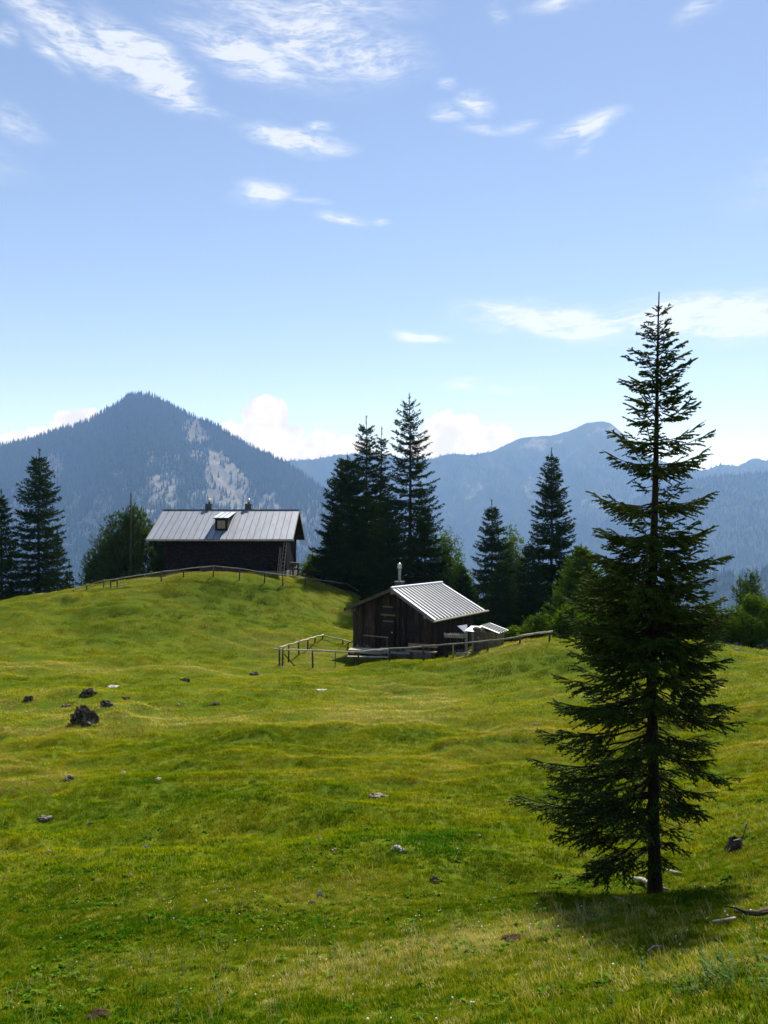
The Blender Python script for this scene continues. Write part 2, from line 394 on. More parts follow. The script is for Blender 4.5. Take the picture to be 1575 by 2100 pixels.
M['post'] = surface('old_fence_post', [(0.3, (0.022, 0.017, 0.012)), (0.6, (0.075, 0.060, 0.042)), (0.8, (0.16, 0.135, 0.10))], scale=7, rough=0.9, bump=0.6, stretch=(2, 2, 0.5), spec=0.15, random_amt=0.3)
M['shingle'] = surface('dark_wooden_shingles', [(0.34, (0.005, 0.004, 0.004)), (0.52, (0.012, 0.009, 0.008)), (0.66, (0.030, 0.025, 0.022)), (0.80, (0.075, 0.064, 0.056))], scale=3.2, rough=0.9, bump=0.5, stretch=(1.2, 1, 2.4), spec=0.05)
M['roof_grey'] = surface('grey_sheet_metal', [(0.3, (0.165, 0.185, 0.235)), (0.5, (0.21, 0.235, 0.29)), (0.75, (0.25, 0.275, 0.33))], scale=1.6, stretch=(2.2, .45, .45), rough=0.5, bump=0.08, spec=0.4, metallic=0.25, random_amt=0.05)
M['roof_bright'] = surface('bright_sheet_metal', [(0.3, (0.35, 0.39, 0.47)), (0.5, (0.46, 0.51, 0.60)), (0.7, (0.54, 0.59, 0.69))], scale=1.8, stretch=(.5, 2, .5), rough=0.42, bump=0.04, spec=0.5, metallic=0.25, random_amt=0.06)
M['seam_dark'] = surface('dark_seam_metal', [(0.3, (0.035, 0.037, 0.042)), (0.7, (0.07, 0.072, 0.08))], scale=3, rough=0.6, metallic=0.3)
M['verge'] = surface('weathered_verge', [(0.3, (0.10, 0.10, 0.095)), (0.7, (0.20, 0.20, 0.19))], scale=4, rough=0.7, metallic=0.2)
M['steel'] = surface('galvanised_steel', [(0.3, (0.52, 0.53, 0.55)), (0.7, (0.70, 0.71, 0.73))], scale=6, rough=0.35, metallic=0.8)
M['pipe'] = surface('dull_flue_pipe', [(0.3, (0.20, 0.20, 0.18)), (0.7, (0.34, 0.34, 0.31))], scale=6, rough=0.5, metallic=0.4)
M['chimney'] = surface('dark_chimney_cladding', [(0.3, (0.030, 0.034, 0.036)), (0.7, (0.065, 0.070, 0.075))], scale=8, rough=0.7, bump=0.3)
M['cream'] = surface('faded_cream_shutter', [(0.3, (0.16, 0.14, 0.09)), (0.7, (0.27, 0.24, 0.16))], scale=8, rough=0.7)
M['stone'] = surface('limestone', [(0.34, (0.045, 0.037, 0.025)), (0.5, (0.17, 0.145, 0.11)), (0.72, (0.42, 0.38, 0.32))], scale=7, rough=0.92, bump=0.9, spec=0.15, random_amt=0.15)
M['white_stone'] = surface('white_limestone', [(0.3, (0.34, 0.31, 0.26)), (0.7, (0.70, 0.67, 0.61))], scale=14, rough=0.9, bump=0.5, spec=0.2)
M['dark_rock'] = surface('lichened_dark_rock', [(0.36, (0.016, 0.012, 0.009)), (0.50, (0.07, 0.055, 0.041)), (0.60, (0.20, 0.165, 0.13)), (0.75, (0.42, 0.37, 0.31))], scale=4.5, rough=0.95, bump=1.0, spec=0.1, distort=1.2, bscale=9)
M['masonry'] = surface('rubble_foundation', [(0.3, (0.07, 0.062, 0.05)), (0.7, (0.21, 0.19, 0.16))], scale=5, rough=0.95, bump=1.0)
M['soil'] = surface('bare_soil', [(0.3, (0.018, 0.012, 0.007)), (0.7, (0.075, 0.052, 0.030))], scale=18, rough=1.0, bump=1.0, spec=0.05)
M['dead_wood'] = surface('bleached_dead_wood', [(0.3, (0.10, 0.085, 0.065)), (0.55, (0.34, 0.31, 0.26)), (0.8, (0.62, 0.59, 0.53))], scale=9, rough=0.9, bump=0.6, spec=0.15, distort=0.8)
M['wire'] = surface('dark_cable', [(0.3, (0.02, 0.02, 0.02)), (0.7, (0.05, 0.05, 0.05))], rough=0.7)

# ================================================================== THE SETTING
RNG = np.random.default_rng(7)

# ------------------------------------------------------------------ meadow and valley: one sheet out to the mountains
def build_ground():
    ang = np.concatenate([np.arange(-180, -38, 4.0), np.arange(-38, 38, 0.25), np.arange(38, 180, 4.0)])
    rad = np.concatenate([0.6 * 1.35 ** np.arange(0, 4), 2.0 * 1.0157 ** np.arange(0, 241), 86 * 1.07 ** np.arange(1, 69)])
    na, nr = len(ang), len(rad)
    A, D = np.meshgrid(np.radians(ang), rad)
    X = np.sin(A) * D; Y = np.cos(A) * D
    Z = ground_z(X, Y)
    V = np.stack([X.ravel(), Y.ravel(), Z.ravel()], 1)
    i, j = np.meshgrid(np.arange(nr - 1), np.arange(na), indexing='ij')
    j2 = (j + 1) % na
    Q = np.stack([i * na + j, i * na + j2, (i + 1) * na + j2, (i + 1) * na + j], -1).reshape(-1, 4)
    V = np.vstack([V, [[0, 0, gz(0, 0)]]]); c = len(V) - 1
    Q = Q[:, ::-1]
    me = np_mesh('meadow', V, Q, smooth=True)
    o = link('meadow_ground', me, M['meadow']); tag(o, kind='structure')
    cap = np.array([[(k + 1) % na, k, na] for k in range(na)])
    me2 = np_mesh('meadow_underfoot', np.vstack([V[:na], V[c:]]), cap, smooth=True)
    o2 = link('meadow_underfoot', me2, M['meadow']); o2.parent = o
    return o

m, nt, out = material('meadow_turf')
t = nd(nt, 'ShaderNodeTexCoord')
n1 = nd(nt, 'ShaderNodeTexNoise', {'Vector': t.outputs['Object'], 'Scale': 0.35, 'Detail': 8.0, 'Roughness': 0.68}).outputs['Fac']
n2 = nd(nt, 'ShaderNodeTexNoise', {'Vector': t.outputs['Object'], 'Scale': 9.0, 'Detail': 8.0, 'Roughness': 0.7}).outputs['Fac']
col = ramp(nt, n1, [(0.3, (0.055, 0.115, 0.002)), (0.5, (0.115, 0.165, 0.004)), (0.7, (0.175, 0.190, 0.012))])
col = mixc(nt, 0.75, col, ramp(nt, n2, [(0.32, (0.14, 0.13, 0.10)), (0.68, (0.85, 0.82, 0.7))]), 'MULTIPLY')
p = nd(nt, 'ShaderNodeBsdfPrincipled', {'Base Color': col, 'Roughness': 0.95, 'Specular IOR Level': 0.05})
b = nd(nt, 'ShaderNodeBump', {'Strength': 0.7, 'Distance': 0.05, 'Height': n2}); nt.links.new(b.outputs[0], p.inputs['Normal'])
nt.links.new(p.outputs[0], out.inputs[0]); M['meadow'] = m
build_ground()

# ------------------------------------------------------------------ mountains
m, nt, out = material('mountain_side')
att = nd(nt, 'ShaderNodeAttribute', attribute_name='scree').outputs['Fac']
t = nd(nt, 'ShaderNodeTexCoord')
n1 = nd(nt, 'ShaderNodeTexNoise', {'Vector': t.outputs['Object'], 'Scale': 0.02, 'Detail': 8.0, 'Roughness': 0.7}).outputs['Fac']
n2 = nd(nt, 'ShaderNodeTexNoise', {'Vector': t.outputs['Object'], 'Scale': 0.006, 'Detail': 6.0, 'Roughness': 0.65}).outputs['Fac']
veg = ramp(nt, n2, [(0.35, (0.014, 0.027, 0.012)), (0.65, (0.028, 0.044, 0.018))])
rock = ramp(nt, n1, [(0.35, (0.07, 0.068, 0.06)), (0.65, (0.205, 0.195, 0.175))])
fac = maprange(nt, math_n(nt, 'MULTIPLY_ADD', n1, 0.7, math_n(nt, 'SUBTRACT', att, 0.35)), 0.25, 0.75)
p = nd(nt, 'ShaderNodeBsdfPrincipled', {'Base Color': mixc(nt, fac, veg, rock), 'Roughness': 0.95, 'Specular IOR Level': 0.05})
nt.links.new(p.outputs[0], out.inputs[0]); M['mountain'] = m

def sil_interp(sil, px):
    a = np.array(sil, float)
    return np.interp(px, a[:, 0], a[:, 1])

def ell(px, py, items):
    v = np.zeros_like(px)
    for cx, cy, rx, ry, w in items:
        v = np.maximum(v, w * (1 - sstep(np.hypot((px - cx) / rx, (py - cy) / ry), 0.55, 1.25)))
    return v

def mountain(name, label, sil, dist, slope, depth_front, nu, nv, seed, amp, scree_fn, px_range, back=900):
    """a real slope: the crest line of the photograph at its true distance, falling towards us and away behind"""
    px = np.linspace(px_range[0], px_range[1], nu)
    f = np.concatenate([-np.linspace(back, 60, 8), np.linspace(0, 1, nv) ** 1.15 * depth_front])
    PX, FR = np.meshgrid(px, f)
    rz = (HY - sil_interp(sil, PX)) / F * dist(PX)
    d = dist(PX) - FR
    X = (PX - CX) / F * d
    fine = (fbm(PX / 6.0, np.zeros_like(PX), 3, seed + 3) - 0.5) * dist(PX) / F * 5
    fade = sstep(FR, 10, 420)
    rid = 1 - np.abs(2 * fbm(X / 420.0 + FR / 2600.0, d / 1500.0, 4, seed) - 1)
    Z = rz + fine * (FR == 0) * 0.6 - np.where(FR >= 0, slope * FR, -0.75 * FR) + amp * fade * (rid - 0.75) + amp * 0.35 * fade * (fbm(X / 90, d / 130, 4, seed + 9) - 0.5)
    V = np.stack([X, d, Z], -1)
    ni = len(f)
    i, j = np.meshgrid(np.arange(ni - 1), np.arange(nu - 1), indexing='ij')
    Q = np.stack([i * nu + j, i * nu + j + 1, (i + 1) * nu + j + 1, (i + 1) * nu + j], -1).reshape(-1, 4)[:, ::-1]
    me = np_mesh(name, V.reshape(-1, 3), Q, smooth=True)
    PY = HY - F * Z / d
    sc = scree_fn(PX, PY)
    add_attr(me, 'scree', sc.ravel().astype(np.float32))
    o = link(name, me, M['mountain']); tag(o, label=label, kind='structure')
    return V[7:], sc[7:], (FR[7:])

S1 = [(-700, 1010), (-300, 975), (-100, 940), (0, 918), (60, 905), (120, 885), (180, 868), (230, 838), (265, 815), (300, 811), (340, 830), (400, 858), (450, 880), (500, 912), (560, 940), (600, 960), (640, 988), (700, 1030), (780, 1100), (900, 1200), (1100, 1300)]
def scree1(px, py):
    px = px + 46 * (fbm(px / 30.0, py / 30.0, 3, 8) - .5); py = py + 60 * (fbm(px / 26.0, py / 30.0, 3, 28) - .5)
    n = fbm(px / 26.0, py / 60.0, 4, 5); n2 = fbm(px / 7.0, py / 26.0, 3, 15)
    e = ell(px, py, [(400, 878, 30, 22, 1.0), (447, 955, 32, 48, .95), (470, 1005, 58, 55, .9), (112, 960, 26, 50, .85), (520, 1030, 60, 34, .75), (330, 1020, 50, 40, .6), (300, 935, 14, 28, .7), (410, 930, 22, 22, .6),
                       (190, 1040, 80, 40, .5), (120, 1090, 60, 60, .5), (600, 1090, 60, 70, .6), (245, 985, 20, 60, .55), (350, 960, 40, 40, .5), (640, 1130, 60, 60, .6)])
    low = sstep(py, 930, 1060) * 0.45
    return np.clip((np.maximum(e, low) * 1.25) * (0.35 + 1.1 * n) + (n2 - 0.5) * 0.7 * (np.maximum(e, low) > 0.15), 0, 1)
G1 = mountain('forested_mountain', None, S1, lambda p: 3600 + 0.25 * (p - 300), 0.72, 1750, 420, 130, 41, 130, scree1, (-600, 1050))

S2 = [(200, 1010), (400, 975), (520, 955), (580, 946), (640, 942), (700, 932), (760, 931), (820, 938), (880, 942), (920, 931), (970, 933), (1010, 925), (1070, 897), (1130, 893), (1170, 883), (1200, 868), (1235, 863), (1255, 869), (1290, 902), (1330, 935), (1390, 958), (1440, 966), (1480, 953), (1515, 956), (1545, 939), (1575, 945), (1650, 935), (1800, 960), (2300, 1020)]
def scree2(px, py):
    px = px + 46 * (fbm(px / 26.0, py / 26.0, 3, 8) - .5); py = py + 40 * (fbm(px / 22.0, py / 26.0, 3, 28) - .5)
    n = fbm(px / 14.0, py / 24.0, 4, 65)
    e = ell(px, py, [(1110, 912, 60, 14, .7), (1090, 1000, 30, 34, .6), (965, 1000, 24, 14, .7), (1235, 880, 50, 16, .75), (1290, 925, 30, 30, .7), (1250, 1035, 60, 12, .7), (1545, 948, 40, 10, .5), (950, 1020, 30, 16, .5)])
    return np.clip(e * 2.4 * (n - .28), 0, .62)
G2 = mountain('far_mountain_ridge', None, S2, lambda p: 6400 + 0.4 * (p - 1200), 0.60, 3000, 420, 110, 77, 190, scree2, (150, 2250))

S3 = [(1150, 1160), (1250, 1060), (1330, 1010), (1400, 986), (1470, 976), (1530, 972), (1575, 968), (1700, 955), (2000, 960), (2300, 990)]
G3 = mountain('wooded_valley_side', None, S3, lambda p: 4700 + 0.0 * p, 0.55, 1900, 200, 70, 91, 110, lambda px, py: 0.10 * fbm(px / 20, py / 30, 3, 3), (1120, 2250))
S4 = [(1000, 1270), (1200, 1240), (1330, 1200), (1440, 1172), (1500, 1178), (1575, 1168), (1700, 1150), (2000, 1130), (2300, 1120)]
G4 = mountain('wooded_knoll', None, S4, lambda p: 2300 + 0.0 * p, 0.5, 900, 160, 40, 97, 40, lambda px, py: 0.05 * fbm(px / 20, py / 30, 3, 3), (980, 2250), back=500)

# ------------------------------------------------------------------ instanced ground cover (grass, far woods): geometry nodes
def scatter(name, pts, rot, scl, idx, attr, protos, label, cat):
    me = bpy.data.meshes.new(name)
    me.vertices.add(len(pts)); me.vertices.foreach_set('co', np.asarray(pts, np.float32).ravel())
    add_attr(me, 'rot', np.asarray(rot, np.float32), 'FLOAT_VECTOR')
    add_attr(me, 'scl', np.asarray(scl, np.float32)); add_attr(me, 'idx', np.asarray(idx, np.int32), 'INT')
    add_attr(me, 'dry', np.asarray(attr, np.float32))
    o = link(name, me)
    c = bpy.data.collections.new(name + '_kinds')
    for p in protos: c.objects.link(p)
    ng = bpy.data.node_groups.new(name + '_scatter', 'GeometryNodeTree')
    ng.interface.new_socket('Geometry', in_out='INPUT', socket_type='NodeSocketGeometry')
    ng.interface.new_socket('Geometry', in_out='OUTPUT', socket_type='NodeSocketGeometry')
    gi = ng.nodes.new('NodeGroupInput'); go = ng.nodes.new('NodeGroupOutput')
    ci = ng.nodes.new('GeometryNodeCollectionInfo'); ci.inputs['Collection'].default_value = c
    ci.inputs['Separate Children'].default_value = True; ci.inputs['Reset Children'].default_value = True
    ip = ng.nodes.new('GeometryNodeInstanceOnPoints'); ip.inputs['Pick Instance'].default_value = True
    def na(nm, ty):
        n = ng.nodes.new('GeometryNodeInputNamedAttribute'); n.data_type = ty; n.inputs['Name'].default_value = nm
        return n.outputs['Attribute']
    L = ng.links.new
    L(gi.outputs[0], ip.inputs['Points']); L(ci.outputs[0], ip.inputs['Instance'])
    L(na('idx', 'INT'), ip.inputs['Instance Index']); L(na('rot', 'FLOAT_VECTOR'), ip.inputs['Rotation']); L(na('scl', 'FLOAT'), ip.inputs['Scale'])
    L(ip.outputs[0], go.inputs[0])
    md = o.modifiers.new('scatter', 'NODES'); md.node_group = ng
    return tag(o, label, cat, None, 'stuff')

def proto(name, V, T, mat, smooth=False, k=None):
    me = np_mesh(name, V, T, smooth, k)
    for mm in (mat if isinstance(mat, list) else [mat]): me.materials.append(mm)
    return bpy.data.objects.new(name, me)

M['far_wood'] = leafy('far_forest_needles', [(0.0, (0.010, 0.022, 0.010)), (1.0, (0.030, 0.050, 0.018))], attr='dry', trans=0.05, gloss=0.0)
def far_tree(seed):
    r = random.Random(seed); V = []; T = []
    for z0, z1, rad in ((1.5, 13, 4.0), (8, 19, 2.9), (14, 25, 1.7)):
        n = 6; o = len(V); ph = r.uniform(0, 6)
        for k in range(n):
            a = ph + 6.2832 * k / n; rr = rad * r.uniform(.75, 1.2)
            V.append((rr * math.cos(a), rr * math.sin(a), z0 + r.uniform(-1, 1)))
        V.append((0, 0, z1))
        T += [(o + k, o + (k + 1) % n, o + n) for k in range(n)]
    return proto('far_spruce_%d' % seed, V, T, M['far_wood'])

def wood(name, G, n, label, keep, smin=0.55, smax=1.2):
    V, sc, fr = G
    ni, nj = sc.shape
    a = RNG.random(n) * (ni - 1.001); bq = RNG.random(n) * (nj - 1.001)
    i = a.astype(int); j = bq.astype(int); u = (a - i)[:, None]; w = (bq - j)[:, None]
    P = (V[i, j] * (1 - u) + V[i + 1, j] * u) * (1 - w) + (V[i, j + 1] * (1 - u) + V[i + 1, j + 1] * u) * w
    S = sc[i, j]; PX = CX + F * P[:, 0] / P[:, 1]; PY = HY - F * P[:, 2] / P[:, 1]
    ok = RNG.random(n) < keep(PX, PY, S)
    P = P[ok]; k = len(P)
    rot = np.zeros((k, 3)); rot[:, 2] = RNG.random(k) * 6.28
    scatter(name, P - [0, 0, 1.0], rot, RNG.uniform(smin, smax, k), RNG.integers(0, 3, k), np.clip(fbm(P[:, 0] / 160, P[:, 2] / 160, 3, 2) * 0.8 + RNG.normal(0, .18, k), 0, 1), [far_tree(s + 10 * len(name)) for s in range(3)], label, 'forest')

wood('mountain_forest', G1, 95000, 'dark spruce forest covering the peaked mountain on the left', lambda px, py, s: np.clip(1.0 - 1.15 * s, 0.05, 1), .75, 1.5)
wood('ridge_forest', G2, 70000, 'hazy forest on the far mountain ridge', lambda px, py, s: np.clip((1 - 1.4 * s) * np.where(px < 1000, 1.0, sstep(py, 900, 985) * 0.9), 0, 1))
wood('valley_forest', G3, 26000, 'hazy forest on the wooded valley side at right', lambda px, py, s: np.full_like(px, 0.95))
wood('knoll_forest', G4, 9000, 'blue hazy treetops on the knoll low at right', lambda px, py, s: np.full_like(px, 0.95))

# ------------------------------------------------------------------ haze
m, nt, out = material('mountain_haze')
HAZE = 1.05e-4
pv = nd(nt, 'ShaderNodeVolumePrincipled', {'Color': (0.28, 0.49, 1.0, 1), 'Density': HAZE, 'Anisotropy': 0.15, 'Absorption Color': (1, 1, 1, 1)})
nt.links.new(pv.outputs[0], out.inputs['Volume']); M['haze'] = m
hz = MB().box(-9400, -9400, -1900, 9400, 9400, 1150).build('haze', M['haze']); tag(hz, 'blue mountain haze filling the air of the valley', 'haze', None, 'stuff')

# ================================================================== TREES
def unit(v):
    return v / np.maximum(np.linalg.norm(v, axis=-1, keepdims=True), 1e-9)

def needle_mesh(P0, P1, dens, length, width, rng, spread=0.9, stem=0.0, up=0.15):
    """shoots P0->P1 clothed all round with pointed needles (one triangle each), optionally on a thin stem"""
    P0 = np.asarray(P0); P1 = np.asarray(P1)
    ax = P1 - P0; ln = np.linalg.norm(ax, axis=1); axu = unit(ax)
    n = np.maximum(2, (ln * dens).astype(int))
    rep = np.repeat(np.arange(len(P0)), n); k = len(rep)
    t = rng.random(k)[:, None]
    base = P0[rep] + ax[rep] * t
    rnd = rng.normal(size=(k, 3)); a = axu[rep]
    rad = unit(rnd - a * (rnd * a).sum(1, keepdims=True))
    rad[:, 2] += up
    sp = rng.uniform(0.55, 1.15, (k, 1)) * spread
    d = unit(a * np.cos(sp) + rad * np.sin(sp))
    ll = length * rng.uniform(0.65, 1.2, (k, 1))
    side = unit(np.cross(d, unit(rng.normal(size=(k, 3))))) * (width * 0.5)
    V = np.stack([base - side, base + side, base + d * ll], 1).reshape(-1, 3)
    T = np.arange(3 * k).reshape(-1, 3)
    if stem > 0:
        s = unit(np.cross(axu, rng.normal(size=axu.shape))) * stem
        q = len(V)
        V = np.vstack([V, np.stack([P0 - s, P0 + s, P1], 1).reshape(-1, 3)])
        T = np.vstack([T, q + np.arange(3 * len(P0)).reshape(-1, 3)])
    return V, T

def spindles(P0, P1, r, rng):
    """the dense core of needles round each shoot: a three-sided spindle"""
    ax = P1 - P0; a = unit(ax); u = unit(np.cross(a, rng.normal(size=a.shape))); w = np.cross(a, u); m = P0 + ax * .45
    k = len(P0)
    R_ = [m + r * (u * math.cos(t) + w * math.sin(t)) for t in (0, 2.094, 4.189)]
    e = P1 + a * .008
    V = np.stack([P0] + R_ + [e], 1).reshape(-1, 3)
    F_ = np.array([[0, 1, 2], [0, 2, 3], [0, 3, 1], [4, 2, 1], [4, 3, 2], [4, 1, 3]])
    return V, (np.arange(k)[:, None, None] * 5 + F_[None]).reshape(-1, 3)

def tubes_np(paths, n=4):
    """paths: list of (pts Kx3, radii K) -> verts, quads"""
    V = []; Q = []; o = 0
    ca = np.cos(np.arange(n) * 2 * np.pi / n); sa = np.sin(np.arange(n) * 2 * np.pi / n)
    for pts, rad in paths:
        pts = np.asarray(pts); K = len(pts)
        d = unit(np.gradient(pts, axis=0))
        up = np.where(np.abs(d[:, 2:3]) < 0.9, [[0, 0, 1.0]], [[0, 1.0, 0]])
        a = unit(np.cross(d, up)); b = np.cross(d, a)
        ring = pts[:, None] + (a[:, None] * ca[None, :, None] + b[:, None] * sa[None, :, None]) * np.asarray(rad)[:, None, None]
        V.append(ring.reshape(-1, 3))
        i, j = np.meshgrid(np.arange(K - 1), np.arange(n), indexing='ij'); j2 = (j + 1) % n
        Q.append(o + np.stack([i * n + j, i * n + j2, (i + 1) * n + j2, (i + 1) * n + j], -1).reshape(-1, 4))
        o += K * n
    return np.vstack(V), np.vstack(Q)

def bez(p0, p1, p2, k):
    t = np.linspace(0, 1, k)[:, None]
    return (1 - t) ** 2 * p0 + 2 * t * (1 - t) * p1 + t * t * p2

def spruce(name, label, cat, group, base, H, prof, seed, lean=(0, 0), trunk_r=None, whorls=26, per=5, inter=1.0, sec_gap=0.22, droop=0.3, up=0.25, needle=(20, 0.24, 0.09),
           mat='needles_far', h0=0.06, tier=None, sparse=0.0, twig_len=0.42, tip=0.05):
    """prof: list of (height fraction, radius in m)"""
    rng = np.random.default_rng(seed)
    base = np.asarray(base, float)
    root = empty(name, base, 0, label, cat, group)
    pf = np.array(prof)
    tr = trunk_r or H * 0.011
    zz = np.linspace(0, 1, 14)
    wob = np.cumsum(rng.normal(0, H * 0.0016, (14, 2)), 0)
    tp = np.stack([lean[0] * zz + wob[:, 0], lean[1] * zz + wob[:, 1], zz * H], 1); tp[0, 2] = -0.4
    rr = tr * (1 - zz) ** 0.85 + 0.012; rr[0] *= 1.35
    V, Q = tubes_np([(tp, rr)], 8)
    link('trunk', np_mesh('trunk', V, Q, True), M['bark'], root)
    def trunk_at(h):
        return np.array([np.interp(h, zz, tp[:, 0]), np.interp(h, zz, tp[:, 1]), h * H])
    S0 = []; S1 = []; limbs = []
    hs = h0 + (1 - h0 - tip) * (np.arange(whorls) + rng.uniform(-.3, .3, whorls)) / whorls
    hs = 1 - (1 - hs) ** 1.0
    for wi, h in enumerate(hs):
        nb = max(3, int(per * (1 + inter * 0.5) + rng.integers(-1, 2)))
        ph = rng.uniform(0, 6.28)
        for b_ in range(nb):
            if rng.random() < sparse: continue
            az_ = ph + b_ * 6.283 / nb + rng.normal(0, .22)
            hh = np.clip(h + rng.uniform(-.5, .5) / whorls * inter, 0.02, 0.985)
            L = np.interp(hh, pf[:, 0], pf[:, 1]) * rng.uniform(.78, 1.16)
            if L < 0.05: continue
            out = np.array([math.cos(az_), math.sin(az_), 0])
            rise = (0.55 * hh ** 2 - droop * (1 - hh) * 0.9)
            p0 = trunk_at(hh); p2 = p0 + out * L + np.array([0, 0, L * (rise + up * 0.30)]); p1 = p0 + out * L * 0.55 + np.array([0, 0, L * (rise * 0.95 - up * 0.28)])
            K = max(4, int(L / 0.35) + 3)
            pts = bez(p0, p1, p2, K)
            limbs.append((pts, np.linspace(max(0.008, L * 0.013), 0.004, K)))
            ns = max(3, int(L / sec_gap))
            for q in range(ns):
                t_ = (q + rng.uniform(0, 1)) / ns
                if t_ < 0.10 and hh < 0.7: continue
                c = np.array([np.interp(t_, np.linspace(0, 1, K), pts[:, a]) for a in range(3)])
                tang = unit(pts[min(K - 1, int(t_ * (K - 1)) + 1)] - pts[int(t_ * (K - 1))])
                side = np.cross(tang, [0, 0, 1.0])
                for sgn in (-1, 1):
                    ll = L * twig_len * (1 - t_) ** 0.75 * rng.uniform(.55, 1.15) + 0.10
                    dirv = unit(tang * rng.uniform(.6, 1.0) + side * sgn * rng.uniform(.6, 1.0) + np.array([0, 0, rng.uniform(-.42, .08) - 0.15 * (1 - hh)]))
                    S0.append(c); S1.append(c + dirv * ll)
            S0.append(pts[-2]); S1.append(pts[-1] + unit(pts[-1] - pts[-2]) * 0.12)
    top = trunk_at(1.0); S0.append(trunk_at(1 - tip)); S1.append(top)
    V, Q = tubes_np(limbs, 3)
    link('branches', np_mesh('branches', V, Q), M['bark'], root)['kind'] = 'stuff'
    V, T = needle_mesh(S0, S1, needle[0], needle[1], needle[2], rng, stem=needle[2] * 0.25)
    link('crown', np_mesh('crown', V, T), M[mat], root)
    return root

def bush_tree(name, label, cat, group, base, lobes, n, leaf, seed, mat='leaves', trunk=None, needle=False):
    """a leafy crown: leaves set on many small twigs that fill uneven lobes; lobes: (x, y, z, rx, ry, rz) in m from the base"""
    rng = np.random.default_rng(seed)
    root = empty(name, base, 0, label, cat, group)
    lob = np.array(lobes, float)
    wgt = (lob[:, 3] * lob[:, 4] * lob[:, 5]) ** 0.67; wgt /= wgt.sum()
    pick = rng.choice(len(lob), n, p=wgt)
    d = unit(rng.normal(size=(n, 3))); r = rng.random(n) ** 0.42
    lump = 0.72 + 0.55 * fbm(d[:, 0] * 2.2 + pick * 7.1 + seed, d[:, 2] * 2.2 + d[:, 1] * 1.7, 3, seed)
    P = lob[pick, :3] + d * lob[pick, 3:] * (r * lump)[:, None]
    P = P[P[:, 2] > 0.05]; n = len(P)
    paths = []
    h = lob[:, 2].max()
    for t_ in (trunk or [(0, 0)]):
        for q in range(min(len(lob), 7)):
            c = lob[(q * 3) % len(lob)]
            p0 = np.array([t_[0], t_[1], -0.3]); p2 = c[:3] + np.array([0, 0, c[5] * 0.5]); p1 = p0 * 0.6 + p2 * 0.4 + np.array([0, 0, h * 0.25])
            paths.append((bez(p0, p1, p2, 8), np.linspace(0.035 + 0.010 * h, 0.01, 8)))
    V, Q = tubes_np(paths, 5)
    link('trunk', np_mesh('trunk', V, Q, True), M['bark'], root)
    if needle:
        dirs = unit(d[:n] * [1, 1, .5] + np.array([0, 0, 0.9]) + rng.normal(0, .35, (n, 3)))
        L = leaf * rng.uniform(1.5, 3.2, (n, 1))
        V, T = needle_mesh(P, P + dirs * L, needle[0], needle[1], needle[2], rng, spread=0.75, stem=needle[2] * .3)
        link('crown', np_mesh('crown', V, T), M[mat], root)
    else:
        k = 5
        tw = unit(rng.normal(size=(n, 3)) + [0, 0, .3]) * leaf * 2.0
        rep = np.repeat(np.arange(n), k)
        c = P[rep] + tw[rep] * rng.random((n * k, 1)) + rng.normal(0, leaf * .5, (n * k, 3))
        a = unit(rng.normal(size=(n * k, 3)) + [0, 0, -.25]); bb = unit(np.cross(a, rng.normal(size=(n * k, 3)) * .5 + [0, 0, 1]))
        s = leaf * rng.uniform(.6, 1.25, (n * k, 1))
        nn = np.cross(a, bb) * s * 0.12
        V = np.stack([c - a * s * .5, c + bb * s * .34 + nn, c + a * s * .55, c - bb * s * .34 + nn], 1).reshape(-1, 3)
        T = (np.arange(n * k)[:, None] * 4 + np.array([[0, 1, 2, 3]]))
        T = np.vstack([T[:, [0, 1, 2]], T[:, [0, 2, 3]]])
        link('crown', np_mesh('crown', V, T), M[mat], root)
    return root

